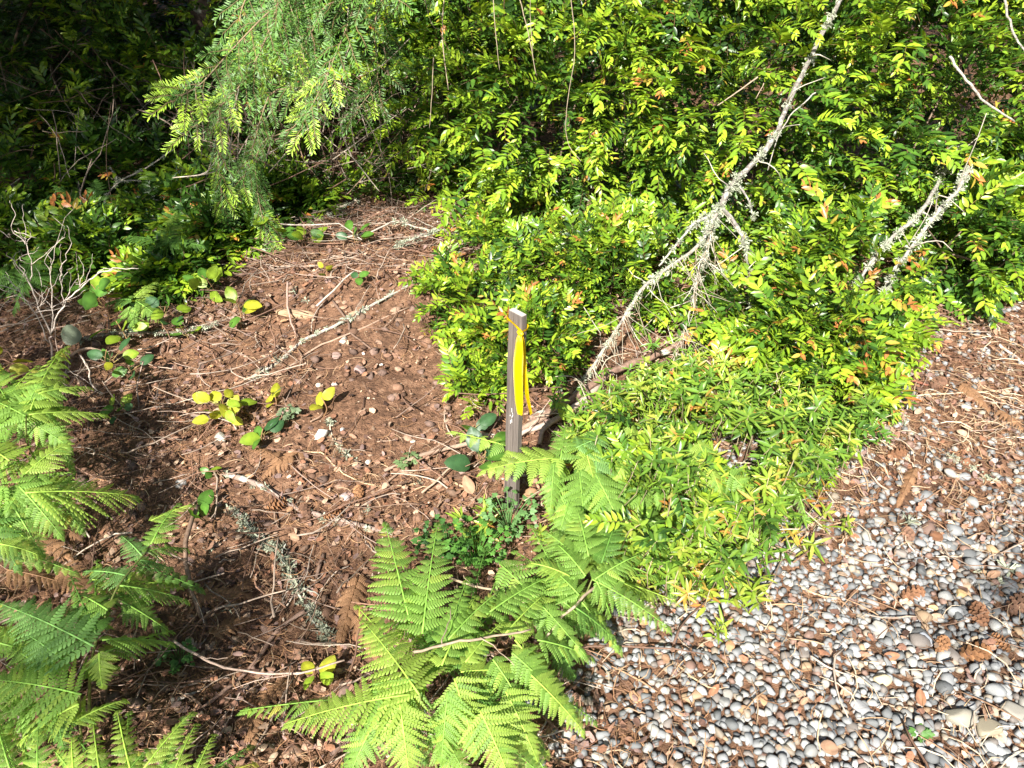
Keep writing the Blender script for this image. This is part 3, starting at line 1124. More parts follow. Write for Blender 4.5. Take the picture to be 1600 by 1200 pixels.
fern('bright feathery bracken fern at bottom centre with fronds fanning left', (690, 1230), [
    (640, 970, .24, 601, 815, .26, 58, 15, 'green', .1), (660, 990, .24, 684, 816, .26, 46, 16, 'green', -.1), (655, 1085, .30, 565, 968, .28, 66, 16, 'lime', .05),
    (640, 1085, .30, 443, 1132, .22, 68, 18, 'lime', .1), (625, 1100, .30, 640, 1215, .22, 52, 14, 'lime', 0), (640, 1060, .3, 600, 1150, .24, 50, 12, 'green'),
    (710, 1060, .28, 745, 1180, .2, 46, 14, 'lime'), (750, 1110, .28, 800, 1225, .2, 50, 14, 'lime'), (727, 1035, .3, 785, 972, .28, 16, 12, 'lime'),
    (700, 1000, .28, 782, 922, .26, 26, 13, 'green'), (697, 1005, .28, 732, 900, .26, 26, 12, 'green'), (690, 1040, .27, 745, 930, .26, 30, 12, 'lime'), (700, 1080, .27, 690, 1190, .2, 44, 12, 'green'),
    (720, 1050, .25, 800, 1050, .22, 36, 12, 'lime'), (590, 1120, .22, 545, 1215, .16, 40, 11, 'green'), (700, 1040, .2, 770, 990, .2, 34, 12, 'deep'), (680, 1130, .22, 730, 1215, .16, 40, 12, 'green'), (660, 1020, .22, 720, 960, .2, 36, 12, 'deep'), (770, 1150, .22, 850, 1215, .14, 36, 12, 'green')],
    [(690, 1230, 0.02), (670, 1150, .16), (655, 1085, .3)])
fern('mid green bracken fern drooping right onto the gravel at bottom centre', (850, 1180), [
    (830, 1055, .24, 915, 1147, .14, 34, 13, 'lime'), (800, 1020, .26, 880, 1100, .18, 36, 12, 'green'), (780, 880, .24, 915, 1025, .2, 38, 15, 'green'),
    (760, 960, .26, 860, 900, .24, 34, 13, 'green'), (790, 990, .26, 850, 930, .24, 26, 11, 'lime'), (840, 1000, .24, 930, 1030, .16, 30, 11, 'green'),
    (790, 1080, .24, 840, 1190, .16, 40, 12, 'lime'), (770, 1030, .26, 820, 1110, .2, 34, 10, 'green'), (830, 960, .2, 930, 990, .14, 30, 10, 'deep'), (870, 1010, .16, 900, 1060, .1, 28, 9, 'deep')],
    [(850, 1180, 0.02), (820, 1100, .14), (800, 1020, .26)])
fern('spreading green fern between the bottom ferns and the narrow leaved shrub', (900, 1010), [
    (925, 905, 0.25, 1050, 985, 0.13, 32, 14, 'green'), (930, 905, 0.25, 1002, 866, 0.22, 24, 12, 'green'), (932, 908, 0.25, 955, 965, 0.17, 24, 10, 'green'),
    (915, 900, 0.25, 870, 850, 0.25, 32, 12, 'green'), (905, 930, 0.25, 850, 880, 0.25, 34, 12, 'green'), (940, 880, 0.23, 965, 810, 0.23, 30, 12, 'deep'),
    (960, 880, 0.22, 1030, 905, 0.15, 24, 10, 'green'), (900, 950, 0.23, 960, 1000, 0.15, 26, 10, 'deep'), (890, 900, 0.25, 830, 880, 0.27, 30, 11, 'lime'), (920, 870, .24, 900, 790, .24, 34, 12, 'green'), (940, 900, .22, 1010, 930, .14, 28, 11, 'lime'), (900, 870, .24, 850, 830, .24, 30, 11, 'green'), (880, 940, .2, 930, 990, .12, 30, 11, 'green')],
    [(900, 1010, 0.02), (905, 960, .12), (925, 905, .2)])
fern('small fern with lobed drooping fronds crossing in front of the stake', (890, 850), [
    (872, 716, 0.25, 752, 737, 0.27, 42, 7, 'lime', -.15), (866, 722, 0.25, 860, 800, 0.19, 26, 9, 'green'), (876, 718, 0.25, 884, 664, 0.25, 28, 8, 'green'),
    (905, 735, 0.23, 915, 845, 0.17, 34, 11, 'green'), (930, 700, 0.23, 935, 800, 0.17, 32, 11, 'blue'), (985, 700, 0.21, 962, 815, 0.15, 36, 12, 'green'),
    (900, 700, 0.25, 960, 680, 0.23, 28, 8, 'blue'), (960, 720, 0.21, 1010, 800, 0.15, 34, 11, 'green'), (890, 780, 0.19, 870, 850, 0.15, 28, 9, 'green'), (945, 770, 0.19, 940, 860, 0.15, 32, 10, 'green'), (1000, 760, 0.18, 1010, 850, 0.13, 30, 10, 'green'), (930, 740, .24, 985, 860, .16, 36, 12, 'green'), (870, 760, .2, 905, 850, .14, 30, 11, 'green'), (910, 690, .24, 930, 760, .2, 30, 10, 'lime'), (960, 800, .2, 925, 890, .14, 32, 11, 'green'), (1010, 700, .2, 1030, 790, .15, 30, 10, 'green')],
    [(890, 850, 0.02), (885, 780, .1), (875, 718, .2)])
fern('narrow fern fronds growing through the front edge of the shrub by the gravel', (1110, 900), [
    (1060, 800, .12, 1055, 930, .05, 26, 13, 'lime'), (1100, 850, .1, 1185, 945, .04, 22, 12, 'lime'), (1085, 840, .1, 1085, 925, .05, 20, 10, 'green'), (1130, 800, .1, 1190, 870, .06, 24, 10, 'green'), (1040, 700, .24, 1060, 800, .16, 28, 11, 'green'), (1090, 690, .22, 1130, 780, .15, 26, 11, 'lime'), (1010, 800, .22, 1060, 880, .12, 28, 11, 'green'), (1140, 740, .22, 1200, 810, .14, 24, 10, 'green'), (1030, 850, .18, 1100, 920, .08, 26, 11, 'green'), (1180, 790, .2, 1160, 880, .1, 24, 10, 'lime'), (1230, 730, .2, 1260, 810, .12, 24, 10, 'green'), (1000, 690, .25, 960, 750, .2, 26, 10, 'lime')])
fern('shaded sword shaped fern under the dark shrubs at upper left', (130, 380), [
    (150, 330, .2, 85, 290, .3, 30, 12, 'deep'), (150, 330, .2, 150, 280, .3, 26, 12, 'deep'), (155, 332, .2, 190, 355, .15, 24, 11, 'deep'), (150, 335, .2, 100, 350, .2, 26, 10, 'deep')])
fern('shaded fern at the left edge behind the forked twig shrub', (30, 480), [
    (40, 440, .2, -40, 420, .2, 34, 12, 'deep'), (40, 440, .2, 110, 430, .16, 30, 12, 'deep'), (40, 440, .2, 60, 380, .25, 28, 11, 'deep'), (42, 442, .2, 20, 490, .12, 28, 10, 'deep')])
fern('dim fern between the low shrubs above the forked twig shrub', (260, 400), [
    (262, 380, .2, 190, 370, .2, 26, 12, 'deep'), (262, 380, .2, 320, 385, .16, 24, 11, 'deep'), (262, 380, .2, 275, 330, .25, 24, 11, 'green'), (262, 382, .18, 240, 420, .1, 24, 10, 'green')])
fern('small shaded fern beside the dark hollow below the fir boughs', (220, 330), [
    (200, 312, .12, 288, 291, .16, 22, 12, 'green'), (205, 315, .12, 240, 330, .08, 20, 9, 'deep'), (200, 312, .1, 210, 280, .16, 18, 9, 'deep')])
fern('small bright fern among oval leaves above the bare soil at left', (215, 520), [
    (212, 470, .15, 255, 502, .08, 22, 11, 'green'), (200, 480, .14, 213, 520, .05, 20, 10, 'green'), (210, 465, .15, 245, 440, .14, 18, 9, 'lime'), (205, 468, .15, 165, 475, .1, 20, 9, 'deep')])
for nm, stem, bl in (
    ('brown withered fern collapsed under the large fern at left', (60, 900), [(20, 830, .06, 110, 870, .04, 34, 12, 'brown'), (60, 800, .06, 125, 840, .03, 30, 11, 'brown'), (10, 890, .06, 110, 915, .03, 30, 12, 'brown'), (90, 890, .05, 150, 930, .02, 26, 10, 'brown')]),
    ('rusty dead fern frond on dark soil beside the brown upright stick', (360, 960), [(300, 930, .02, 390, 930, .02, 22, 11, 'brown'), (330, 990, .02, 400, 960, .015, 20, 10, 'brown'), (350, 940, .02, 400, 900, .02, 20, 10, 'brown')]),
    ('orange brown dead fern scraps below the pale stones of the clearing', (440, 730), [(470, 705, .02, 410, 745, .02, 18, 9, 'brown'), (440, 720, .03, 400, 700, .02, 16, 8, 'brown')]),
    ('tan dried fern lying left of the feathery bottom fern', (560, 1000), [(560, 900, .03, 530, 1010, .02, 22, 10, 'brown'), (555, 960, .03, 590, 1030, .02, 18, 9, 'brown')]),
    ('dark brown dead fern near the bottom edge left of centre', (420, 1120), [(450, 1060, .02, 370, 1130, .015, 22, 10, 'brown'), (400, 1100, .02, 390, 1170, .015, 22, 9, 'brown')]),
    ('small tan dead fir sprig lying on the gravel below the red tipped bush', (1415, 760), [(1430, 730, .025, 1405, 785, .015, 9, 9, 'brown')]),
    ('dry brown sprig on the gravel near the right edge', (1560, 640), [(1500, 600, .03, 1545, 640, .02, 16, 9, 'brown'), (1560, 640, .03, 1600, 670, .02, 16, 9, 'brown')])):
    fern(nm, stem, bl, name='dead_fern', cat='dead fern')

# ------------------------------------------------------------------ broad leaved salal
def oval_tpl(col, L=.075, W=.052, fold=.14, curl=.22, seed=0):
    st = [0, .1, .28, .5, .72, .9, 1.0]
    rs = np.random.RandomState(seed)
    V, C = [], []
    col = np.array(col)
    for s in st:
        w = W * .5 * (sin(pi * s ** .85) ** .62 if 0 < s < 1 else 0)
        z = -curl * L * s * s + .05 * L * s
        V.append((L * s, 0, z))
        C.append(col * 1.2)
        if 0 < s < 1:
            V += [(L * s, w * .55, z + fold * w * .8), (L * s, w, z + fold * w * .5 + rs.normal() * .0012), (L * s, -w * .55, z + fold * w * .8), (L * s, -w, z + fold * w * .5 + rs.normal() * .0012)]
            C += [col, col * .92, col, col * .92]
    F = []
    r = lambda k: 1 + 5 * (k - 1)
    a = r(1)
    F += [(0, a, a + 1), (0, a + 1, a + 2), (0, a + 3, a), (0, a + 4, a + 3)]
    for k in range(1, 5):
        a, b = r(k), r(k + 1)
        for u, v in ((0, 1), (1, 2)):
            F += [(a + u, b + u, b + v), (a + u, b + v, a + v)]
        for u, v in ((0, 3), (3, 4)):
            F += [(a + u, b + v, b + u), (a + u, a + v, b + v)]
    a, tip = r(5), len(V) - 1
    F += [(a, tip, a + 1), (a + 1, tip, a + 2), (a, a + 3, tip), (a + 3, a + 4, tip)]
    return T(V, F, C)


SALC = {'yellow': (0.40, 0.42, 0.035), 'lime': (0.24, 0.36, 0.03), 'green': (0.09, 0.21, 0.03), 'deep': (0.045, 0.115, 0.04), 'grey': (0.20, 0.27, 0.18)}
SAL = {c: [mesh('leaf', oval_tpl(SALC[c], seed=k, fold=(.14, .25, .05)[k], curl=(.2, .1, .4)[k]), M_SALAL, True) for k in range(3)] for c in SALC}


def salal(label, px, py, n, height, spread, cols, size=1.0, tilt=0.65, cat='salal'):
    b = gp(px, py)
    root = thing('salal_plant', b, label, cat)
    top = Vector((R.normal() * .02, -.01 + R.normal() * .01, height))
    put('stem', mesh('stem', tube(catmull([(0, 0, -.01), top * .5 + Vector((R.normal() * .012, R.normal() * .012, 0)), top], 4), (.0024, .0014), 5, (0.30, 0.17, 0.08)), M_TWIG, True), root)
    for i in range(n):
        a = i * 2.4 + R.uniform(-.5, .5)
        spread_ = spread * .62
        t = R.uniform(.35, 1.0)
        p = top * t + Vector((cos(a), sin(a), 0)) * spread_ * R.uniform(.1, 1.0)
        d = Vector((cos(a), sin(a), R.uniform(-.35, 1.3)))
        up = Vector((R.normal() * tilt, -.45 + R.normal() * tilt, 1))
        c = cols[R.randint(len(cols))]
        put('leaf', SAL[c][R.randint(3)], root, mat_at(p, d, up, size * R.uniform(.75, 1.12)))
        if spread > .03:
            put('leaf_stalk', mesh('leaf_stalk', tube([top * t * .8, p], (.0012, .0009), 3, (0.3, 0.24, 0.08)), M_TWIG), root)
    return root


salal('yellow leaved salal clump on the bare soil at the clearing left', 352, 668, 18, .11, .085, ['yellow', 'yellow', 'lime'], .72)
salal('dark green round leaved salal at the right foot of the yellow clump', 412, 690, 5, .06, .05, ['green', 'deep', 'green', 'lime'], .80)
salal('lone three leaved yellow salal seedling on open soil', 503, 650, 3, .07, .012, ['yellow', 'lime'], .74)
salal('yellow salal seedling with one grey leaf beside a lichen tuft', 432, 640, 4, .09, .02, ['yellow', 'yellow', 'grey'], .62)
salal('single green salal sprout above the mossy fallen stick', 333, 745, 3, .05, .01, ['lime', 'green'], .55)
salal('salal with a brown edged leaf at the end of the mossy stick', 340, 815, 4, .05, .03, ['green', 'lime', 'green'], .80)
salal('bright salal plant on the soil bank next to the rotten wood', 376, 510, 6, .10, .05, ['lime', 'yellow', 'green'], .85)
salal('lime salal rosette under the low hanging fir tip', 440, 385, 7, .14, .06, ['lime', 'green', 'lime'], .95)
salal('second lime salal rosette to the right of the fir tip', 480, 388, 6, .10, .06, ['lime', 'green'], .9)
salal('green salal sprout at the head of the soil bank near small fern', 298, 535, 5, .09, .04, ['green', 'lime'], .75)
salal('green salal clump around the small bright fern at left', 240, 465, 9, .16, .10, ['lime', 'green', 'lime'], .85)
salal('green salal with broad leaves left of the small bright fern', 172, 500, 8, .16, .07, ['green', 'green', 'lime'], .95)
salal('yellow tipped salal standing between twig shrub and soil bank', 190, 590, 6, .12, .06, ['yellow', 'green', 'deep', 'lime'], .7)
salal('dull green salal beside the large left fern', 180, 650, 6, .08, .06, ['green', 'lime', 'deep'], .65)
salal('yellow salal leaves at the left edge above the fern', 12, 600, 5, .16, .06, ['yellow', 'lime', 'yellow'], .9)
salal('dark bluish salal leaves in the shade left of the stake', 742, 735, 7, .08, .07, ['deep', 'deep', 'green'], .95)
salal('dark salal leaves behind the fallen log left of the stake', 745, 690, 4, .06, .04, ['deep', 'green'], .8)
salal('small yellow salal shoot in the twig heap', 508, 440, 5, .07, .02, ['yellow', 'lime'], .45)
salal('small dark salal shoot in the twig heap beside the yellow one', 555, 448, 3, .05, .02, ['deep', 'green'], .55)
salal('round yellow salal leaves at the tip of the feathery fern', 495, 1075, 4, .07, .03, ['yellow', 'lime'], .62)
salal('single bright leaf on a stem at the foot of the lichen branch', 890, 675, 2, .10, .008, ['lime'], .85)
salal('lime salal in half shade above the soil at upper left', 280, 440, 6, .14, .07, ['lime', 'green'], .85)
salal('sunlit yellow leaf sprout alone in the dark undergrowth', 197, 365, 3, .12, .02, ['yellow', 'lime'], .7)
salal('green salal on the far side of the twig heap', 560, 385, 6, .08, .08, ['green', 'deep', 'lime'], .75)
salal('green salal tuft in half shade between low shrub and twig heap', 335, 470, 7, .12, .08, ['green', 'lime', 'green'], .8)
salal('dull salal tuft left of the bank beside the horizontal lichen branch', 255, 520, 8, .12, .09, ['green', 'deep', 'lime'], .8)
salal('small lime salal under the left end of the low hanging fir', 318, 425, 7, .14, .08, ['lime', 'green'], .85)
salal('deep green salal at the foot of the small low shrub at left', 205, 545, 8, .12, .09, ['deep', 'green', 'deep', 'lime'], .8)
salal('dark salal leaves low between fern and shaded litter at left', 215, 600, 7, .08, .07, ['deep', 'green'], .7)
r_ = thing('salal_plant', gp(118, 548), 'round grey green mottled leaf standing beside the dead twig shrub', 'salal')
put('leaf', mesh('leaf', oval_tpl((0.16, 0.20, 0.125), .075, .075, .03, .05), M_SALAL, True), r_, mat_at((-.03, 0, .07), (1, 0, -.12), (0, -1, .5)))
put('stem', mesh('stem', tube([(0, 0, -.01), (.01, 0, .04), (-.02, 0, .07)], (.002, .0015), 4, (.3, .18, .09)), M_TWIG), r_)

# small soft herb with lobed leaves
def herb(label, px, py, n, h, spread, col):
    b = gp(px, py)
    root = thing('herb', b, label, 'herb')
    lt = leaf_tpl(.0165, .0095, .15, .2, col)
    tri = joinT([xf(lt, mat_at((0, 0, 0), (1, k, .05), (0, 0, 1), s)) for k, s in ((0, 1), (.9, .8), (-.9, .8), (3, .6), (-3, .6))])
    me = mesh('leaf', tri, M_FERN, True)
    for i in range(int(n * 1.7)):
        a = R.uniform(0, 2 * pi)
        e = Vector((cos(a) * spread * R.rand() ** .5, sin(a) * spread * R.rand() ** .5, h * R.uniform(.4, 1)))
        put('leaf', me, root, mat_at(e, (cos(a), sin(a), R.uniform(-.2, .3)), Vector((0, -.4, 1)) + rv() * .4, R.uniform(.6, 1.1)))
        put('leaf_stalk', mesh('leaf_stalk', tube([(0, 0, 0), e * .55 + Vector((0, 0, .01)), e], (.0009, .0006), 3, np.array(col) * 1.6), M_FERN), root)


herb('pale blue green herb at the foot of the stake', 795, 830, 34, .11, .075, (0.13, 0.25, 0.085))
herb('soft green herb in the gap above the bottom ferns', 745, 885, 40, .12, .08, (0.10, 0.24, 0.04))
herb('dark green herb in the shade left of the stake foot', 700, 870, 40, .10, .08, (0.055, 0.14, 0.03))
herb('tiny grey green herb on the soil beside the yellow seedling', 452, 658, 14, .05, .03, (0.16, 0.22, 0.12))
herb('small green herb on dark soil right of the grey green fern', 283, 1040, 16, .05, .04, (0.09, 0.20, 0.05))
herb('small pale herb on the soil below the bare patch', 640, 730, 12, .04, .03, (0.16, 0.24, 0.1))
herb('tiny green herb alone on the gravel', 1434, 1152, 6, .02, .014, (0.1, 0.22, 0.05))

# ------------------------------------------------------------------ lichen
def lichen_tpl(seed, n=26):
    rs = np.random.RandomState(seed)
    ts = []
    for i in range(n):
        d = Vector(rs.normal(size=3)).normalized()
        p = Vector((0, 0, 0))
        q = p + d * rs.uniform(.4, 1)
        r = q + (d + Vector(rs.normal(size=3)) * .8).normalized() * rs.uniform(.2, .5)
        s = Vector(rs.normal(size=3)).normalized() * rs.uniform(.06, .16)
        c = np.array((0.40, 0.43, 0.31)) * rs.uniform(.7, 1.15)
        ts.append(T([p + s * .5, p - s * .5, q + s, q - s, r + s * 1.2, r - s * .7], [(0, 1, 3), (0, 3, 2), (2, 3, 5), (2, 5, 4)], c))
    return joinT(ts)


LICH = [lichen_tpl(70 + i) for i in range(6)]
LICHM = [mesh('lichen', t, M_LICHEN) for t in LICH]


def limb(root, pts, r0, r1, col, mat, name='limb', n=5, sides=6, rough=.12, jit=.0015, lichen=0, lsize=(.008, .02), lparent=None):
    loc = root.location if root else Vector((0, 0, 0))
    P_ = catmull(pts, n)
    t = tube([p - loc for p in P_], (r0, r1), sides, col, rough, jit)
    o = put(name, mesh(name, t, mat, True), root)
    L_ = lparent or o
    if lichen:
        Ms = []
        for i in range(lichen):
            k = R.randint(len(P_) - 1)
            p = P_[k].lerp(P_[k + 1], R.rand()) - loc
            rr = r0 + (r1 - r0) * k / len(P_)
            off = Vector((R.normal() * .7, -abs(R.normal()) * .6, R.normal() * .7)) * rr
            Ms.append(np.array(mat_at(p + off, rv(), rv(), R.uniform(*lsize))))
        g_ = {}
        for m_ in Ms:
            g_.setdefault(R.randint(6), []).append(m_)
        put('lichen', mesh('lichen', joinT([scatter(LICH[k], v) for k, v in g_.items()]), M_LICHEN), L_)['kind'] = 'stuff'
    return o


GREY = (0.24, 0.215, 0.19)
# the long lichen covered dead branch in front of the bush
br = thing('dead_branch', yp(1125, 325, 2.55), 'long grey dead branch with lichen forking down in front of the tall bush', 'branch')
limb(br, [yp(1330, -30, 3.15), yp(1312, 0, 3.05), yp(1268, 88, 2.95), yp(1232, 158, 2.82), yp(1214, 205, 2.74), yp(1182, 250, 2.66), yp(1142, 290, 2.58), yp(1125, 325, 2.55)], 0.0072, .0100, GREY, M_PALEBARK, lichen=60, sides=9, rough=.2)
limb(br, [yp(1125, 325, 2.55), yp(1108, 352, 2.5), yp(1090, 385, 2.46), yp(1012, 442, 2.38), yp(978, 490, 2.3), yp(940, 552, 2.2), yp(905, 602, 2.1), yp(882, 638, 2.02), yp(850, 668, 1.93)], .0070, .004, (0.36, 0.32, 0.27), M_PALEBARK, lichen=60)
limb(br, [yp(1125, 325, 2.55), yp(1112, 352, 2.53), yp(1100, 400, 2.5), yp(1080, 470, 2.45), yp(1066, 525, 2.4), yp(1050, 570, 2.32), yp(1034, 620, 2.22)], .0078, .004, GREY, M_PALEBARK, lichen=90, lsize=(.01, .024))
limb(br, [yp(1128, 325, 2.55), yp(1150, 350, 2.5), yp(1164, 385, 2.46), yp(1171, 430, 2.42), yp(1172, 480, 2.36)], .008, .004, GREY, M_PALEBARK, lichen=26)
limb(br, [yp(1120, 335, 2.56), yp(1085, 350, 2.52), yp(1055, 385, 2.5), yp(1030, 415, 2.46)], .006, .003, (.5, .47, .4), M_PALEBARK, lichen=16)
limb(br, [yp(1150, 285, 2.6), yp(1168, 310, 2.56), yp(1180, 345, 2.53)], .005, .002, GREY, M_PALEBARK, lichen=5)
for a, b in (((1095, 405), (1150, 450)), ((1095, 405), (1060, 480)), ((1110, 360), (1130, 430)), ((1088, 440), (1110, 560)), ((1082, 470), (1000, 520)), ((1070, 515), (1100, 600)), ((1060, 545), (985, 600)), ((1045, 590), (1080, 655)), ((1168, 420), (1200, 470)),
             ((1085, 475), (1120, 605)), ((1087, 480), (1086, 520)), ((975, 495), (1010, 545)), ((1012, 442), (1050, 480)), ((955, 530), (975, 590)), ((1010, 442), (980, 420)), ((905, 600), (900, 520)), ((940, 552), (912, 480)), ((905, 525), (925, 500)), ((1165, 385), (1110, 420)),
             ((1170, 470), (1120, 500)), ((1230, 160), (1290, 120)), ((1214, 205), (1250, 195)), ((1268, 88), (1300, 95)), ((1140, 290), (1100, 240)), ((1182, 250), (1225, 290)), ((1030, 600), (985, 660)), ((1035, 615), (1030, 680)), ((1055, 560), (1040, 500)), ((1172, 480), (1210, 510)), ((1172, 440), (1190, 400))):
    Y = 2.30 + (600 - a[1]) / 600 * .42
    m_ = ((a[0] + b[0]) / 2 + R.normal() * 8, (a[1] + b[1]) / 2 + R.normal() * 8)
    limb(br, [yp(*a, Y + .02), yp(*m_, Y - .03), yp(*b, Y - R.uniform(-.05, .12))], .0026, .001, (.52, .47, .38), M_TWIG, 'twig', 3, 4)

for k in range(95):
    u = R.rand()
    a = [(1125, 325), (1100, 400), (1080, 470), (1066, 525), (1050, 570)]
    if R.rand() < .45:
        a = [(1090, 385), (1012, 442), (978, 490), (940, 552), (915, 590)]
    i = R.randint(len(a) - 1)
    x0, y0 = a[i][0] + (a[i + 1][0] - a[i][0]) * u, a[i][1] + (a[i + 1][1] - a[i][1]) * u
    Y = 2.44 - (y0 - 325) / 300 * .36
    x1, y1 = x0 + R.normal() * 38 + 12, y0 + abs(R.normal()) * 62 + 14
    p0, p2 = yp(x0, y0, Y), yp(x1, y1, Y - .02 + R.normal() * .04)
    limb(br, [p0, p0.lerp(p2, .5) + rv() * .012, p2], .0014, .0007, [(.46, .40, .30), (.36, .29, .2), (.52, .47, .38)][R.randint(3)], M_TWIG, 'twig', 3, 3)
for lab, ps, r0, n_ in (
    ('lichen crusted branch at right leaning against the bush, the lower of two', [(1500, 225, 3.0), (1478, 262, 2.92), (1440, 330, 2.62), (1400, 365, 2.52), (1368, 400, 2.44), (1335, 450, 2.36)], .012, 70),
    ('lichen crusted branch at right leaning against the bush, the upper of two', [(1520, 240, 2.9), (1500, 290, 2.6), (1462, 335, 2.5), (1425, 385, 2.42), (1395, 425, 2.36), (1375, 470, 2.3), (1358, 500, 2.26)], .0105, 70),
    ('thin pale dead branch standing at the right edge over the gravel', [(1545, 365, 2.9), (1560, 405, 2.85), (1580, 455, 2.78), (1597, 520, 2.68)], .007, 14),
    ('short bare grey branch poking out high on the right of the bush', [(1484, 88, 2.85), (1510, 125, 2.8), (1540, 160, 2.77), (1585, 190, 2.75)], .007, 0),
    ('smooth curved stem hanging at the top right corner', [(1570, -10, 2.8), (1575, 25, 2.78), (1590, 65, 2.75), (1615, 95, 2.72)], .006, 0),
    ('thin curved pale stem crossing the lichen branch near its top', [(1275, 145, 2.7), (1240, 175, 2.68), (1215, 215, 2.66), (1200, 265, 2.64)], .0035, 0)):
    o = thing('dead_branch', yp(*ps[-1]), lab, 'branch')
    r0 *= .75
    limb(o, [yp(*p) for p in ps], r0, r0 * .6, (.40, .36, .31), M_PALEBARK, lichen=n_, lsize=(.009, .02))
    if n_ > 10:
        for k in range(5):
            i = R.randint(1, len(ps) - 1)
            a = yp(*ps[i])
            limb(o, [a, a + Vector((R.normal() * .05, -.03, R.normal() * .05)), a + Vector((R.normal() * .1, -.06, R.normal() * .1))], .003, .0012, (.45, .4, .33), M_TWIG, 'twig', 3, 4)

# fallen log behind the stake
lg = thing('fallen_log', gp(900, 620), 'long reddish brown fallen log running behind the stake under the branch', 'log')
limb(lg, [gp(1145, 490, .07), gp(1100, 520, .06), gp(1040, 548, .05), gp(960, 582, .05), gp(880, 632, .035), gp(830, 656, .03)], .014, .011, (0.27, 0.17, 0.125), M_BARK, 'trunk', 5, 9, .12, .004)
limb(lg, [gp(870, 640, .035), gp(810, 672, .03), gp(740, 690, .025), (gp(660, 712, .02)), gp(600, 735, .015)], .010, .005, (0.36, 0.25, 0.18), M_TWIG, 'limb', 4, 6)
limb(lg, [gp(900, 640, .06), gp(850, 668, .04), gp(843, 695, .012)], .010, .006, (0.34, 0.25, 0.19), M_TWIG, 'limb', 4, 6)
limb(lg, [gp(940, 600, .03), gp(870, 655, .02), gp(800, 680, .015), gp(752, 678, .012)], .012, .006, (0.42, 0.33, 0.27), M_TWIG, 'limb', 4, 6)

# ------------------------------------------------------------------ sticks and fallen wood on the ground
def stick(label, ps, r0, r1, col, mat=None, lichen=0, cat='stick', name='stick', forks=0, lsize=(.008, .02)):
    o = thing(name, gp(*ps[0][:2]), label, cat)
    pts = [gp(p[0], p[1], p[2] if len(p) > 2 else r0) for p in ps]
    limb(o, pts, r0, r1, col, mat or M_TWIG, 'shaft', 4, 6, .15, .0012, lichen, lsize)
    for k in range(forks):
        i = R.randint(1, len(pts))
        a = pts[i]
        e = a + Vector((R.normal() * .06, R.normal() * .06, abs(R.normal()) * .02))
        limb(o, [a, a.lerp(e, .5) + rv() * .006, e], r1 * .7, r1 * .35, col, mat or M_TWIG, 'twig', 3, 4)
    return o


BR, DK, PALE = (0.27, 0.18, 0.13), (0.17, 0.11, 0.08), (0.52, 0.44, 0.36)
stick('dark brown stick standing bent on shaded soil at lower left', [(308, 790, .05), (292, 835, .08), (290, 880, .07), (303, 935, .04), (322, 978, .0)], .0065, .005, (.2, .13, .09))
stick('mossy brown fallen stick running down from the lower clearing', [(355, 740), (410, 760), (470, 795), (540, 815), (610, 832)], .010, .006, (.30, .22, .18), M_BARK, 14)
stick('lichen covered grey stick lying on the dark soil left of the bottom fern', [(365, 795), (400, 835), (440, 870), (465, 920), (495, 965), (515, 1000)], .007, .005, (.40, .40, .34), M_PALEBARK, 150, forks=5, lsize=(.009, .022))
stick('thin arching thorny stem across the dark soil', [(272, 1003, .10), (310, 1025, .09), (350, 1043, .08), (420, 1052, .07), (480, 1050, .06), (540, 1030, .06)], .0032, .0022, (.45, .33, .26), forks=2)
stick('brown stick slanting to lower left under the thorny stem', [(475, 955, .02), (430, 990), (390, 1045), (330, 1095), (300, 1120)], .006, .004, (.25, .16, .12))
stick('dark root like stick upright in the soil hollow at centre left', [(505, 865), (495, 900), (490, 940), (470, 960)], .006, .004, DK)
stick('long grey lichen stick lying diagonally across the soil bank', [(395, 590), (440, 562), (470, 535), (520, 510), (560, 490), (610, 462), (655, 440)], .0065, .004, (.50, .43, .37), M_PALEBARK, 40)
stick('second thin stick parallel to the lichen stick on the bank', [(400, 600), (450, 575), (490, 545), (550, 520), (640, 480)], .004, .003, (.36, .24, .17))
stick('dark stick crossing the lichen stick on the soil bank', [(520, 470), (545, 505), (548, 520), (580, 545)], .005, .003, DK)
stick('bent brown stick upright beside the rotten wood', [(450, 440, .06), (449, 470, .05), (455, 505, .03), (466, 530, .0)], .0045, .003, (.36, .24, .19))
stick('pale straight stick on the twig heap', [(495, 478, .03), (520, 455, .035), (553, 424, .03)], .004, .003, PALE)
stick('pale broken stick at the head of the twig heap near the thicket', [(512, 338, .03), (540, 322, .05), (562, 312, .06)], .009, .006, (.5, .4, .32), M_PALEBARK, 8)
stick('forked pale twig on the twig heap under the bush', [(530, 372, .05), (580, 362, .05), (620, 345, .06), (650, 355, .04), (700, 365, .03)], .004, .0025, (.48, .4, .33), None, 12, forks=4)
stick('lichen tufted twig at the right end of the twig heap', [(620, 385, .03), (650, 372, .04), (690, 360, .04), (730, 372, .02)], .004, .003, (.5, .45, .38), M_PALEBARK, 40, forks=2)
stick('long pale stem curving out of the thicket over the twig heap', [(440, 350, .12), (490, 352, .12), (530, 350, .1), (565, 375, .05)], .003, .002, PALE, forks=2)
stick('thin forked twig on the bare soil below the lone seedling', [(572, 680), (590, 690), (620, 685), (660, 680)], .0022, .0012, (.40, .28, .2), forks=2)
stick('thin stem with lichen beside the white stone of the clearing', [(515, 655, .02), (516, 670), (525, 695), (545, 712), (560, 722)], .0028, .002, (.5, .4, .3), None, 10)
stick('long thin pale stem curving across the lower clearing', [(462, 706), (500, 708), (520, 725), (545, 745), (600, 760), (680, 750)], .0025, .0018, (.52, .37, .22))
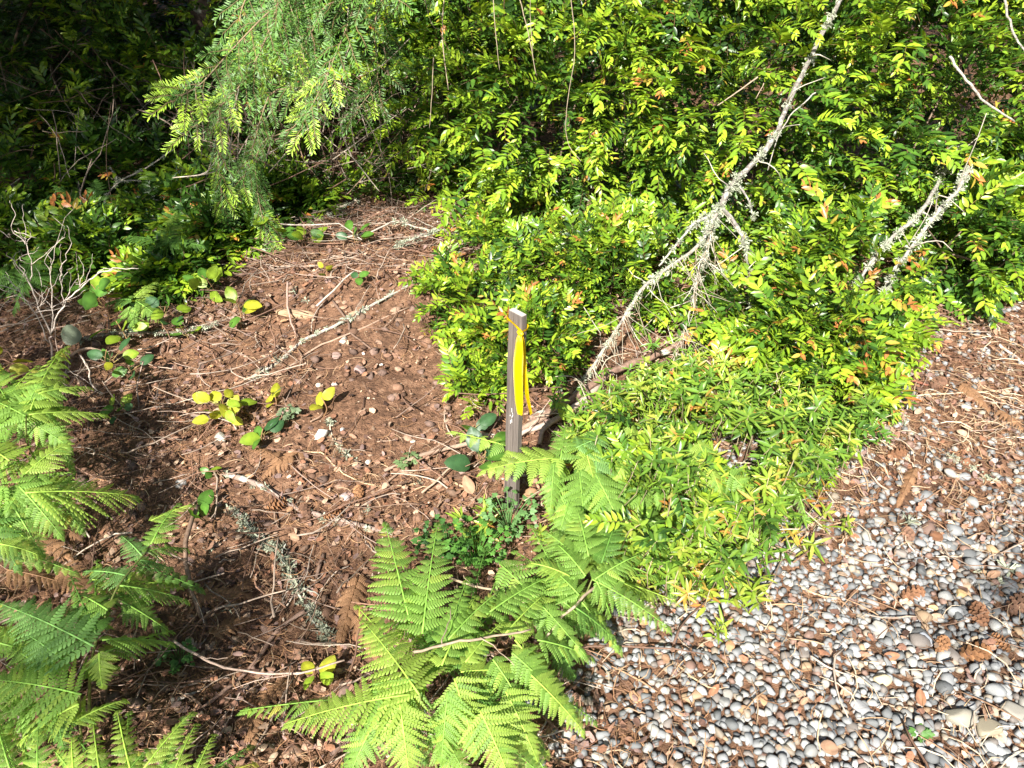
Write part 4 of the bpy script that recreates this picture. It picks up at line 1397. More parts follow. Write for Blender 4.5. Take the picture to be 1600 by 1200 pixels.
stick('thin brown stick slanting up to the stake from the lower clearing', [(570, 790), (600, 760), (640, 725), (700, 690), (760, 665)], .0038, .0025, (.34, .23, .16))
stick('straight thin stick left of the stake pointing up right', [(660, 770, .02), (700, 735, .03), (752, 697, .04)], .003, .002, (.46, .34, .24))
stick('tan splinter lying in the litter below the clearing', [(690, 748), (720, 758), (745, 772)], .0045, .003, (.50, .34, .2))
stick('dark horizontal branch with white lichen above the soil bank at left', [(120, 530, .04), (170, 522, .05), (220, 520, .05), (290, 518, .04), (340, 505, .03)], .006, .004, (.16, .12, .09), M_BARK, 34, forks=3, lsize=(.006, .014))
stick('curved brown root arching beside the round mottled leaf', [(110, 556, .02), (130, 545, .06), (155, 547, .06), (180, 556, .0)], .0045, .004, (.4, .28, .2))
stick('thin pale zigzag twig between the left ferns and the bank', [(125, 555, .06), (138, 575, .06), (142, 600, .05), (160, 615, .03)], .0032, .002, (.48, .4, .33), forks=3)
stick('thin stems rising in a sheaf from the bank edge', [(218, 640, .0), (214, 600, .04), (224, 565, .08)], .0028, .0018, (.44, .32, .25), forks=4)
stick('pale straight stick lying on the gravel', [(1332, 1037), (1365, 1036), (1398, 1035)], .0055, .0045, (.62, .48, .34))
stick('second pale stick on the gravel with a dark end', [(1425, 1033), (1450, 1025), (1478, 1016)], .0045, .004, (.55, .42, .28))
stick('thin brown stem slanting down the gravel near the cones', [(1455, 900), (1470, 925), (1490, 965), (1505, 985)], .0032, .0022, (.5, .33, .2))
stick('curved tan stick on the gravel near the right edge', [(1500, 1008), (1530, 995), (1560, 990)], .0045, .0035, (.58, .44, .30))
stick('long thin twig lying across the gravel at lower right', [(1325, 1075), (1360, 1092), (1400, 1104), (1450, 1102)], .003, .0018, (.44, .32, .22), forks=1)
stick('grey lichen stick lying on the gravel at the right edge', [(1480, 715), (1505, 725), (1530, 740), (1556, 750)], .0045, .003, (.52, .46, .4), M_PALEBARK, 16)
stick('brown grooved root emerging from under the red tipped bush', [(1382, 575, .03), (1395, 610, .02), (1412, 650, .01), (1428, 700, .005)], .011, .006, (.33, .24, .19), M_BARK, 8)
stick('bundle stem of reddish bark beside the brown root', [(1390, 580, .02), (1420, 592, .02), (1450, 602, .01)], .006, .004, (.28, .11, .07))
stick('pale long stem lying over litter at right', [(1420, 620, .02), (1480, 615, .02), (1540, 612, .015), (1620, 600, .01)], .0035, .002, (.6, .46, .32))
stick('pale stem slanting down at the right edge below the branch', [(1560, 538, .02), (1590, 560), (1625, 590)], .0055, .004, (.56, .46, .38))
stick('thin twig curving over the litter left of the gravel', [(1020, 1015), (1060, 1040), (1085, 1060), (1110, 1075)], .0032, .002, (.52, .36, .2))
stick('thin dark bramble stem over the middle fern', [(640, 1022, .27), (690, 1008, .3), (750, 997, .31), (830, 985, .3)], .003, .002, (.34, .26, .18), forks=2)
stick('brown stem crossing from the herb to the ferns', [(690, 900, .2), (740, 915, .22), (800, 932, .2), (850, 965, .16)], .003, .002, (.40, .3, .2), forks=1)
stick('dark curved stem between the middle ferns', [(935, 912, .18), (900, 945, .2), (860, 985, .18), (800, 1075, .12)], .0035, .0025, (.36, .27, .2))
stick('slender fallen stick on dark soil at bottom left', [(262, 1080), (300, 1068), (360, 1058)], .003, .002, (.4, .3, .24))
stick('flat grey splinter on the dark soil right of the corner fern', [(268, 1096, .01), (285, 1090, .01), (305, 1082, .01)], .007, .003, (.36, .31, .26))
for i in range(46):
    while True:
        px, py = R.uniform(180, 780), R.uniform(380, 1150)
        if 0 < (py - 380) and not (490 < px < 680 and 520 < py < 680):
            break
    a = R.uniform(0, 2 * pi)
    L_ = R.uniform(18, 55)
    stick('thin dead twig lying loose in the litter of the clearing', [(px, py, .008), (px + cos(a) * L_ * .5 + R.normal() * 5, py + sin(a) * L_ * .35 + R.normal() * 4, .016), (px + cos(a) * L_, py + sin(a) * L_ * .7, .008)],
          R.uniform(.0018, .0035), .0012, [(.30, .20, .14), (.24, .15, .1), (.40, .32, .25), (.18, .11, .08)][R.randint(4)], cat='twig', name='fallen_twig')['group'] = 'loose twigs on the clearing'
for i in range(30):
    while True:
        px, py = R.uniform(900, 1590), R.uniform(640, 1180)
        q = gp(px, py)
        if in_poly(q.x, q.y, GW) and not in_poly(px, py, LOWP):
            break
    a = R.uniform(0, 2 * pi)
    L_ = R.uniform(20, 60)
    stick('thin tan stem lying loose on the gravel', [(px, py, .016), (px + cos(a) * L_ * .5 + R.normal() * 5, py + sin(a) * L_ * .35, .024), (px + cos(a) * L_, py + sin(a) * L_ * .7, .016)],
          R.uniform(.0013, .0024), .001, [(.50, .36, .23), (.4, .26, .16), (.55, .44, .32)][R.randint(3)], cat='twig', name='fallen_twig')['group'] = 'loose stems on the gravel'

# rotten wood chunk on the bank
rw = T(pebble(3, 5, 4)[0] * np.array([.085, .028, .03]) + 0, ICO3[1], (0.46, 0.31, 0.19))
o = put('rotten_wood', mesh('rotten_wood', rw, solid_mat('rotten_wood', .9, 30, .5, 1.4, 1.0, .01, 0, (.4, 3, 3)), True), None, mat_at(gp(462, 492, .012), (1, -.25, 0), (0, -.2, 1)))
tag(o, 'crumbling tan piece of rotten wood on the soil bank', 'wood')

# ------------------------------------------------------------------ stones, cones, dry leaves
for i, (px, py, s, c, lab) in enumerate((
    (501, 678, .030, (.62, .60, .54), 'largest whitish stone on the open soil below the seedling'),
    (536, 532, .024, (.58, .52, .43), 'round pale stone on the soil bank under the crossing sticks'),
    (345, 683, .026, (.42, .42, .36), 'greenish grey stone at the foot of the yellow salal'),
    (535, 672, .011, (.68, .66, .62), 'small white stone right of the largest white stone'),
    (562, 578, .026, (.34, .24, .22), 'purplish brown stone above the lone seedling'),
    (524, 555, .018, (.28, .19, .16), 'dull brown stone below the round pale stone'),
    (284, 755, .020, (.34, .33, .31), 'grey stone on the shaded litter above the upright stick'),
    (645, 689, .010, (.60, .54, .44), 'tiny cream stone at the tip of the low bush'),
    (575, 722, .012, (.58, .48, .38), 'cream pebble on the soil left of the slanting thin stick'),
    (540, 775, .020, (.45, .36, .33), 'flat pinkish stone in the litter below the clearing'),
    (497, 602, .010, (.55, .48, .38), 'small flat cream stone left above the seedling'),
    (596, 570, .009, (.64, .6, .54), 'small white stone right of the purplish stone'),
    (523, 600, .012, (.45, .37, .32), 'small pinkish stone right above the seedling'),
    (568, 552, .008, (.66, .62, .56), 'little white stone just above the purplish stone'),
    (822, 1090, .026, (.36, .36, .36), 'grey stone half hidden by the bottom ferns'),
    (665, 1112, .020, (.34, .34, .34), 'dark grey stone under the feathery bottom fern'))):
    o = put('stone', mesh('stone', T(pebble(3, 300 + i)[0], ICO3[1], c), M_STONE, True), None, mat_at(gp(px, py, s * .28), rv() * Vector((1, 1, .1)), (R.normal() * .2, -.2, 1), s))
    tag(o, lab, 'stone')
for i, (px, py, s, c, lab) in enumerate((
    (1502, 1118, .036, (.30, .275, .22), 'large oval tan stone near the bottom right of the gravel'), (1583, 1108, .028, (.28, .26, .22), 'round pale stone at the right edge of the gravel'),
    (1546, 1140, .03, (.32, .28, .20), 'long yellowish stone below the large oval tan stone'), (1443, 1000, .023, (.38, .40, .43), 'bluish speckled stone beside the pale sticks on the gravel'),
    (1375, 985, .024, (.36, .34, .30), 'pale oval stone right of a dark one in the gravel middle'), (1550, 690, .02, (.45, .43, .39), 'whitish flat stone on the littered far gravel'),
    (1380, 1060, .021, (.50, .42, .27), 'yellowish stone under the pale sticks on the gravel'), (1345, 1105, .022, (.27, .27, .27), 'dark rounded stone in the lower gravel'),
    (1552, 860, .02, (.44, .30, .17), 'orange tan stone on the far gravel near the right edge'), (1500, 928, .019, (.5, .35, .17), 'amber stone between two fir cones on the gravel'))):
    o = put('stone', mesh('stone', T(pebble(3, 340 + i)[0], ICO3[1], c), M_STONE, True), None, mat_at(gp(px, py, s * .5), Vector((R.normal(), R.normal() * .5, .1)), (R.normal() * .2, -.3, 1), s))
    tag(o, lab, 'stone')


def cone_tpl(seed, col):
    rs = np.random.RandomState(seed)
    ts = [tube([(-.028, 0, 0), (-.01, 0, 0), (.012, 0, 0), (.03, 0, 0)], [.006, .010, .009, .003], 6, np.array(col) * .6)]
    for i in range(46):
        t = i / 45
        x = -.028 + .056 * t
        r = .0145 * (sin(pi * (.12 + .8 * t)) ** .7)
        a = i * 2.4
        d = Vector((.45, cos(a), sin(a))).normalized()
        o_ = Vector((x, cos(a) * r * .35, sin(a) * r * .35))
        s = Vector((0, -sin(a), cos(a))) * .0065
        c = np.array(col) * rs.uniform(.75, 1.25)
        e = o_ + d * r
        ts.append(T([o_ + s * .4, o_ - s * .4, e + s, e - s, e + d * .003], [(0, 1, 3), (0, 3, 2), (2, 3, 4)], [c * .6, c * .6, c, c, c * 1.3]))
    return joinT(ts)


CONES = [mesh('fir_cone', cone_tpl(i, c), M_CONE) for i, c in enumerate(((.26, .13, .07), (.34, .17, .08), (.20, .11, .07)))]
for px, py, v, an, s, lab in (
    (1425, 928, 0, .3, 1.0, 'dark fir cone on the gravel beside two pale oval stones'), (1530, 962, 0, 1.3, 1.1, 'upright dark fir cone on the gravel near the right edge'),
    (1590, 945, 2, .6, 1.2, 'fir cone cut by the right edge of the photo'), (1522, 1020, 1, .1, 1.15, 'orange brown fir cone lying below the curved tan stick'),
    (1472, 1008, 1, .9, .8, 'small orange cone right of the bluish speckled stone'), (1565, 1005, 1, 2, .8, 'small tan cone at the right end of the curved tan stick'),
    (432, 788, 1, .5, 1.0, 'rusty fir cone on the litter above the lichen covered stick'), (520, 805, 1, .2, .9, 'rusty fir cone beside the mossy fallen stick'),
    (478, 800, 2, 2.2, .9, 'dull fir cone between two rusty ones in the litter'), (395, 1108, 0, 2.8, 1.0, 'dark fir cone on the shaded soil near the bottom edge'),
    (205, 1050, 2, .4, .9, 'reddish fir cone under the corner fern at lower left'), (560, 770, 1, 1.8, .8, 'orange fir cone in the litter above the feathery fern'),
    (1465, 600, 2, .5, 1.1, 'brown fir cone under the bush edge at right'), (1418, 838, 2, 1.2, .9, 'brown cone on littered gravel above the path middle'),
    (1400, 710, 0, .2, 1.0, 'brown fir cone beside the grooved root on the gravel')):
    o = put('fir_cone', CONES[v], None, mat_at(gp(px, py, .016), (cos(an), sin(an), .1), (0, 0, 1), s))
    tag(o, lab, 'cone')

DRYC = [(0.36, 0.22, 0.14), (0.46, 0.27, 0.15), (0.28, 0.14, 0.08), (0.50, 0.36, 0.25)]
DRYM = [mesh('dry_leaf', oval_tpl(c, .06, .036, .5, -.3 + .5 * (i % 2), seed=9 + i), M_DRY, True) for i, c in enumerate(DRYC)]
for px, py, v, s, lab in (
    (738, 772, 0, .95, 'large curled pinkish dry leaf left of the stake foot'), (838, 765, 1, .9, 'orange dry leaf right of the stake foot'), (865, 768, 1, .6, 'small orange dry leaf under the drooping fern'),
    (1495, 672, 3, .7, 'yellowish dry leaf on the far gravel'), (1440, 640, 3, .6, 'cream dry leaf beside the grooved root'), (1455, 832, 2, .8, 'dark red dry leaf among the far gravel stones'),
    (1385, 740, 1, .6, 'orange dry leaf at the tip of the right bush'), (1310, 1170, 0, .8, 'brown dry leaf at the bottom of the gravel'), (985, 1080, 1, .6, 'reddish dry leaf on the gravel beside the ferns'),
    (668, 848, 0, .8, 'dull brown dry leaf behind the feathery fern tip')):
    o = put('dry_leaf', DRYM[v], None, mat_at(gp(px, py, .015), Vector((R.normal(), R.normal(), .1)), Vector((R.normal() * .3, -.3, 1)), s))
    tag(o, lab, 'dry leaf')
for i in range(110):
    while True:
        px, py = R.uniform(180, 1590), R.uniform(420, 1180)
        if not in_poly(px, py, LOWP) and not (640 < px < 900 and py < 700) and not (900 < px < 1380 and py < 640) and not (490 < px < 690 and 500 < py < 690):
            break
    v_ = R.randint(4)
    o = put('dry_leaf', DRYM[v_], None, mat_at(gp(px, py, .012), Vector((R.normal(), R.normal(), .1)), Vector((R.normal() * .45, R.normal() * .45, 1)), R.uniform(.28, .6)))
    on_g = in_poly(o.location.x, o.location.y, GW)
    nm_ = ('dull brown', 'orange brown', 'dark red brown', 'pale tan')[v_]
    tag(o, 'small ' + nm_ + (' dry leaf lying loose on the gravel path' if on_g else ' dry leaf lying in the litter of the clearing'), 'dry leaf', 'small ' + nm_ + (' dry leaves on the gravel' if on_g else ' dry leaves on the clearing'))
for px, py, s, lab in ((1575, 890, .03, 'pale lichen tuft on the gravel at the right edge'), (1535, 895, .018, 'white lichen scrap beside the amber stone'), (1560, 910, .02, 'greenish lichen scrap below the lichen tuft at right'),
                       (460, 455, .02, 'pale lichen tuft on the rotten wood'), (478, 470, .02, 'grey lichen scrap at the upper side of the rotten wood'), (440, 855, .02, 'lichen tuft at the bend of the lichen covered stick'),
                       (1420, 815, .026, 'grey green moss ball on the far gravel'), (355, 950, .016, 'small lichen scrap on the rusty dead fern'), (330, 860, .012, 'cream lichen scrap beneath the salal near the mossy stick'), (575, 795, .014, 'white lichen scrap in the litter above the feathery fern'), (655, 755, .016, 'white lichen scrap on the thin pale stem')):
    o = put('lichen_tuft', LICHM[R.randint(6)], None, mat_at(gp(px, py, s * .4), rv(), rv(), s))
    tag(o, lab, 'lichen')

# ------------------------------------------------------------------ survey stake with ribbon
m, nt, N, L, B = new_mat('weathered_wood')
tc = N.new('ShaderNodeTexCoord')
mp = N.new('ShaderNodeMapping')
mp.inputs['Scale'].default_value = (60, 60, 2.2)
L.new(tc.outputs['Object'], mp.inputs[0])
nz = N.new('ShaderNodeTexNoise')
nz.inputs['Scale'].default_value = 3.0
nz.inputs['Detail'].default_value = 7
nz.inputs['Roughness'].default_value = .7
L.new(mp.outputs[0], nz.inputs['Vector'])
rp = N.new('ShaderNodeValToRGB')
e = rp.color_ramp.elements
e[0].position, e[0].color = .32, (0.055, 0.043, 0.036, 1)
e[1].position, e[1].color = .68, (0.19, 0.158, 0.138, 1)
L.new(nz.outputs[0], rp.inputs[0])
L.new(rp.outputs[0], B.inputs['Base Color'])
B.inputs['Roughness'].default_value = .85
bp = N.new('ShaderNodeBump')
bp.inputs['Strength'].default_value = .6
bp.inputs['Distance'].default_value = .002
L.new(nz.outputs[0], bp.inputs['Height'])
L.new(bp.outputs[0], B.inputs['Normal'])
M_STAKE = m


def simple(name, col, rough=.6, transl=0.0):
    m, nt, N, L, B = new_mat(name)
    B.inputs['Base Color'].default_value = (*col, 1)
    B.inputs['Roughness'].default_value = rough
    if transl:
        tr = N.new('ShaderNodeBsdfTranslucent')
        tr.inputs[0].default_value = (*col, 1)
        ms = N.new('ShaderNodeMixShader')
        ms.inputs[0].default_value = transl
        L.new(B.outputs[0], ms.inputs[1])
        L.new(tr.outputs[0], ms.inputs[2])
        L.new(ms.outputs[0], N['Material Output'].inputs[0])
    return m


M_END = simple('end_grain', (.42, .38, .34), .9)
M_MARK = simple('chalk', (.72, .70, .67), .9)
M_RIB = simple('yellow_tape', (0.88, 0.68, 0.006), .4, .35)
sb = gp(799, 792)
st = thing('survey_stake', sb, 'weathered grey wooden survey stake standing upright with yellow ribbon', 'stake')
yaw = radians(-46)
SM = Matrix.Rotation(radians(1.4), 4, 'Y') @ Matrix.Rotation(yaw, 4, 'Z')
hw, ht, H = .0225, .0085, .615
import bmesh
bm = bmesh.new()
ms = []
for k in range(46):
    a = R.uniform(0, 2 * pi)
    q = sb + Vector((cos(a) * R.uniform(.022, .06), sin(a) * R.uniform(.02, .055), 0))
    q.z = terrain(q.x, q.y) + R.uniform(-.004, .008)
    ms.append(np.array(mat_at(q, rv(), rv(), R.uniform(.006, .014))))
o = put('soil_heap', mesh('soil_heap', scatter(T(ICO1[0] * np.array([1, .8, .6]), ICO1[1], (.2, .115, .075)), ms, R.uniform(.6, 1.2, (46, 1)) * np.ones((1, 3))), M_LITTER))
o['kind'] = 'stuff'
o['label'] = 'crumbs of soil heaped round the foot of the stake'
zs = [-.05, 0.0] + [H * k / 12 for k in range(1, 13)]
rings = []
for k, z in enumerate(zs):
    dx = .0008 * sin(k * 1.7)
    c_ = .0015
    ring = []
    for sx, sy in ((-hw, -ht + c_), (-hw + c_, -ht), (hw - c_, -ht), (hw, -ht + c_), (hw, ht - c_), (hw - c_, ht), (-hw + c_, ht), (-hw, ht - c_)):
        ring.append(bm.verts.new((sx + dx + R.normal() * .0002, sy + R.normal() * .0002, z)))
    rings.append(ring)
for a, b in zip(rings, rings[1:]):
    for k in range(8):
        bm.faces.new((a[k], a[(k + 1) % 8], b[(k + 1) % 8], b[k]))
bm.faces.new(rings[0][::-1])
# saw-cut top: slightly proud chamfered end
tp = [bm.verts.new((v.co.x * .96, v.co.y * .92, H + .002)) for v in rings[-1]]
for k in range(8):
    bm.faces.new((rings[-1][k], rings[-1][(k + 1) % 8], tp[(k + 1) % 8], tp[k])).material_index = 0
tf = bm.faces.new(tp)
tf.material_index = 1
me = bpy.data.meshes.new('shaft')
bm.to_mesh(me)
bm.free()
me.materials.append(M_STAKE)
me.materials.append(M_END)
put('shaft', me, st, SM)
ts = []
for (x, z, dx, dz) in ((-.002, .345, .001, -.012), (.0, .333, .003, -.006), (.003, .326, -.004, -.010), (-.001, .312, .001, -.012), (-.005, .306, .0, -.012), (-.006, .322, -.001, -.005)):
    ts.append(T([(x, -ht - .0007, z), (x + .0018, -ht - .0007, z), (x + dx + .0018, -ht - .0007, z + dz), (x + dx, -ht - .0007, z + dz)], [(0, 1, 2), (0, 2, 3)], (1, 1, 1)))
put('chalk_mark', mesh('chalk_mark', joinT(ts), M_MARK), st, SM)

rb = thing('flagging_ribbon', sb + Vector((0, 0, H - .03)), 'bright yellow flagging ribbon tied round the top of the stake', 'ribbon')
RM = Matrix.Translation((0.0145, 0, 0)) @ SM


def ribbon(pts, ws, side, name, thick=.0004):
    P_ = catmull(pts, 6)
    n = len(P_)
    bm = bmesh.new()
    rows_ = []
    for i, p in enumerate(P_):
        t = i / (n - 1)
        k = t * (len(ws) - 1)
        w = ws[int(k)] + (ws[min(int(k) + 1, len(ws) - 1)] - ws[int(k)]) * (k - int(k))
        s = Vector(side).normalized()
        d = (P_[min(i + 1, n - 1)] - P_[max(i - 1, 0)]).normalized()
        s = (s - d * s.dot(d)).normalized()
        nn = d.cross(s)
        wav = .0018 * sin(t * 9 + w * 300)
        rows_.append([bm.verts.new(p + s * w * u + nn * (wav * u * 2 + .003 * (u * u) * (1 if name == 'tail' else 0))) for u in (-.5, -.25, 0, .25, .5)])
    for a, b in zip(rows_, rows_[1:]):
        for k in range(4):
            f = bm.faces.new((a[k], a[k + 1], b[k + 1], b[k]))
            f.smooth = True
    ret = bmesh.ops.solidify(bm, geom=bm.faces[:], thickness=thick)
    me = bpy.data.meshes.new(name)
    bm.to_mesh(me)
    bm.free()
    me.materials.append(M_RIB)
    return me


e_ = .0025
band = [(hw + e_, -ht - e_, -.006), (0, -ht - e_, .004), (-hw - e_, -ht - e_, .013), (-hw - e_, ht + e_, .014), (0, ht + e_, .004), (hw + e_, ht + e_, -.002), (hw + e_, -ht - e_, -.006)]
put('band', ribbon(band, [.007, .008, .012, .010, .010, .009, .007], (0, 0, 1), 'band'), rb, RM)
kn = T(pebble(3, 77, 2)[0] * np.array([.009, .007, .011]), ICO3[1], (1, 1, 1))
put('knot', mesh('knot', kn, M_RIB, True), rb, RM @ Matrix.Translation((hw + .001, -ht - .005, -.008)))
dv = Vector((1, 0, 0))
kw = (RM @ Vector((hw + .001, -ht - .007, -.012)))
put('tail', ribbon([kw, kw + Vector((-.001, -.012, -.03)), kw + Vector((-.003, -.014, -.09)), kw + Vector((-.001, -.012, -.16)), kw + Vector((.002, -.010, -.225))], [.008, .018, .023, .023, .023, .0225, .013], (1, -.35, 0), 'tail'), rb)
put('tail', ribbon([kw + Vector((.003, .003, 0)), kw + Vector((.011, .002, -.04)), kw + Vector((.013, .0, -.11)), kw + Vector((.019, -.002, -.17)), kw + Vector((.03, -.003, -.228))], [.007, .009, .008, .010, .012, .010, .008], (1, .5, 0), 'tail'), rb)

# ------------------------------------------------------------------ dead twig shrub at left
tw = thing('bare_twig_shrub', gp(82, 600), 'leafless pale twig shrub standing forked above the left fern', 'shrub')
WH = (0.50, 0.43, 0.37)
Yb = gp(82, 600).y
def tl(ps, r0, r1, nm='branch', col=WH):
    r0, r1 = r0 * .62, r1 * .62
    limb(tw, [yp(p[0], p[1], Yb + (p[2] if len(p) > 2 else 0)) for p in ps], r0, r1, col, M_TWIG, nm, 4, 5, .2, .0022)
tl([(86, 600), (82, 563), (79, 523)], .006, .0055, 'stem', (.42, .33, .28))
tl([(79, 523), (62, 480), (45, 440), (20, 408), (8, 395)], .0048, .002)
tl([(76, 535), (55, 490), (30, 455), (5, 430)], .0035, .0015)
tl([(80, 520), (98, 478), (125, 450), (150, 430), (175, 420), (215, 421)], .0045, .0016)
tl([(79, 522), (82, 480), (79, 430), (70, 405), (100, 370)], .003, .0012)
tl([(100, 475), (95, 440), (98, 415), (110, 380), (105, 350)], .003, .0012)
tl([(150, 430), (165, 418), (190, 425)], .002, .001, 'twig')
tl([(45, 440), (50, 415), (40, 380), (20, 360), (22, 330), (14, 312)], .0028, .0012)
tl([(20, 360), (55, 372)], .002, .001, 'twig')
tl([(15, 370), (-20, 350)], .002, .001, 'twig')
tl([(125, 450), (130, 420), (120, 400)], .002, .001, 'twig')
tl([(75, 535), (68, 531)], .003, .0025, 'twig')
tl([(55, 490), (40, 500), (38, 520)], .002, .001, 'twig')
tl([(30, 455), (-10, 440)], .0022, .001, 'twig')
for k in range(34):
    a_ = [(62, 480), (45, 440), (20, 408), (55, 490), (98, 478), (125, 450), (82, 480), (79, 430), (95, 440), (50, 415), (40, 380), (150, 430), (30, 455), (100, 370)][R.randint(14)]
    e_x, e_y = a_[0] + R.normal() * 34, a_[1] - abs(R.normal()) * 42 - 8
    tl([(a_[0], a_[1]), ((a_[0] + e_x) / 2 + R.normal() * 5, (a_[1] + e_y) / 2, R.normal() * .03), (e_x, e_y, R.normal() * .06)], .0015, .0007, 'twig', (.52, .44, .38))
tw2 = thing('bare_twig_shrub', gp(130, 420), 'lichen flecked bare twigs arching across the dark undergrowth at left', 'shrub')
for ps, r, n_ in (([(20, 290, 3.6), (60, 312, 3.5), (105, 350, 3.4), (135, 390, 3.3)], .006, 10), ([(135, 390, 3.3), (158, 340, 3.4), (165, 310, 3.45), (188, 283, 3.5), (230, 262, 3.5), (268, 235, 3.5)], .0055, 30), ([(158, 343, 3.4), (190, 326, 3.4), (240, 322, 3.4), (275, 340, 3.35), (300, 365, 3.3)], .0045, 6),
              ([(188, 285, 3.5), (172, 262, 3.5)], .004, 10), ([(188, 283, 3.5), (215, 282, 3.5), (235, 286, 3.5)], .003, 8), ([(125, 365, 3.35), (140, 352, 3.35), (165, 345, 3.35)], .003, 4), ([(-10, 300, 3.6), (25, 292, 3.6)], .004, 4), ([(265, 278, 3.4), (300, 277, 3.35), (330, 262, 3.3), (355, 205, 3.25), (380, 115, 3.2)], .005, 0)):
    limb(tw2, [yp(*p) for p in ps], r, r * .5, (.46, .40, .33), M_TWIG, 'branch', 4, 5, .1, .001, n_, (.006, .013))
vn = thing('bare_vine', gp(560, 330), 'bare pale stems dangling between fir boughs and tall bush', 'vine')
for ps, r in (([(535, 130, 3.2), (530, 180, 3.2), (545, 235, 3.18), (570, 270, 3.15), (592, 298, 3.12)], .0035), ([(553, 150, 3.22), (565, 180, 3.2), (575, 215, 3.2)], .003), ([(553, 150, 3.25), (548, 190, 3.2), (557, 240, 3.2)], .003), ([(530, 160, 3.2), (545, 170, 3.2), (570, 165, 3.2)], .002), ([(555, 150, 3.2), (575, 165, 3.2), (580, 185, 3.2)], .002),
              ([(545, 0, 3.2), (542, 50, 3.2)], .003), ([(362, 215, 3.2), (350, 250, 3.15), (330, 270, 3.1), (270, 278, 3.1)], .0035), ([(362, 215, 3.2), (358, 270, 3.15), (365, 330, 3.1)], .003), ([(375, 190, 3.2), (372, 260, 3.2), (390, 320, 3.15)], .003), ([(385, 220, 3.2), (380, 250, 3.2), (365, 290, 3.2)], .0025), ([(400, 250, 3.3), (470, 210, 3.3), (530, 160, 3.3)], .003), ([(420, 270, 3.3), (480, 200, 3.25)], .0025), ([(560, 120, 3.3), (600, 100, 3.3), (640, 60, 3.3)], .003), ([(520, 250, 3.3), (590, 200, 3.3), (620, 180, 3.3)], .0028)):
    limb(vn, [yp(*p) for p in ps], r, r * .6, (.50, .42, .33), M_TWIG, 'stem', 5, 5, .05, .0006)
vn2 = thing('bare_vine', gp(800, 380), 'thin bare stems hanging over the top of the tall bush', 'vine')
for ps, r in (([(695, -10, 3.0), (694, 60, 2.98), (700, 140, 2.95)], .0035), ([(662, -10, 3.0), (668, 40, 3.0), (690, 45, 3.0)], .0025), ([(814, -10, 2.9), (822, 50, 2.9), (835, 118, 2.88)], .0032), ([(895, -10, 2.9), (893, 80, 2.88), (886, 170, 2.86), (884, 220, 2.85), (905, 252, 2.8)], .0026), ([(835, 80, 2.9), (830, 30, 2.9), (828, -10, 2.9)], .002), ([(770, -10, 2.9), (775, 60, 2.9), (778, 110, 2.9)], .0025), ([(680, 90, 3.0), (678, 150, 3.0), (680, 200, 3.0)], .0025), ([(1180, 120, 2.85), (1150, 145, 2.85), (1125, 165, 2.85)], .005), ([(1195, 130, 2.85), (1183, 155, 2.84)], .003),
              ([(900, 400, 2.72), (870, 430, 2.7), (845, 460, 2.66)], .0065), ([(910, 395, 2.7), (905, 420, 2.7)], .003), ([(770, 400, 2.75), (800, 385, 2.76), (820, 392, 2.74)], .0025), ([(1310, 400, 2.6), (1300, 440, 2.55), (1308, 470, 2.5)], .008)):
    limb(vn2, [yp(p[0] + R.normal() * 4, p[1], p[2]) for p in ps], r * .62, r * .4, (.36, .28, .2), M_TWIG, 'stem', 5, 5, .05, .0006)

# ------------------------------------------------------------------ fir tree with hanging boughs
def fir_twig(seed, L=.2, nl=.034, tipc=True, dark=1.0):
    rs = np.random.RandomState(seed)
    V, F, C = [], [], []
    pts = [Vector((L * i / 5, rs.normal() * .003, -.18 * L * (i / 5) ** 2)) for i in range(6)]
    ts = [tube(pts, (.0016, .0009), 3, (0.27, 0.19, 0.09))]
    n = int(L / .0036)
    for i in range(n):
        t = (i + .5) / n
        k = min(4, int(t * 5))
        p = pts[k].lerp(pts[k + 1], t * 5 - k)
        sd = 1 if i % 2 else -1
        l = nl * rs.uniform(.75, 1.1) * (1 - .35 * t ** 4)
        a = 1.15 - .5 * t + rs.normal() * .12
        d = Vector((cos(a), sd * sin(a), .22 + rs.normal() * .28)).normalized()
        w = Vector((-d.y, d.x, 0)).normalized() * .0021
        new = tipc and t > .3
        c = np.array((0.36, 0.56, 0.05) if new else (0.105, 0.230, 0.038)) * rs.uniform(.75, 1.2) * (1 if new else dark)
        q = p + d * l * .7
        ts.append(T([p, q + w, q - w, p + d * l], [(0, 2, 1), (1, 2, 3)], [c * .9, c, c, c * 1.1]))
    return joinT(ts)


TWG = [mesh('twig', fir_twig(10 + i, R.uniform(.11, .18), tipc=False), M_NEEDLE) for i in range(6)]
TWL = [mesh('twig', fir_twig(30 + i, R.uniform(.12, .17), nl=.034), M_NEEDLE) for i in range(5)]
TWO = [mesh('twig', fir_twig(50 + i, R.uniform(.13, .2), tipc=False, dark=.8), M_NEEDLE) for i in range(4)]


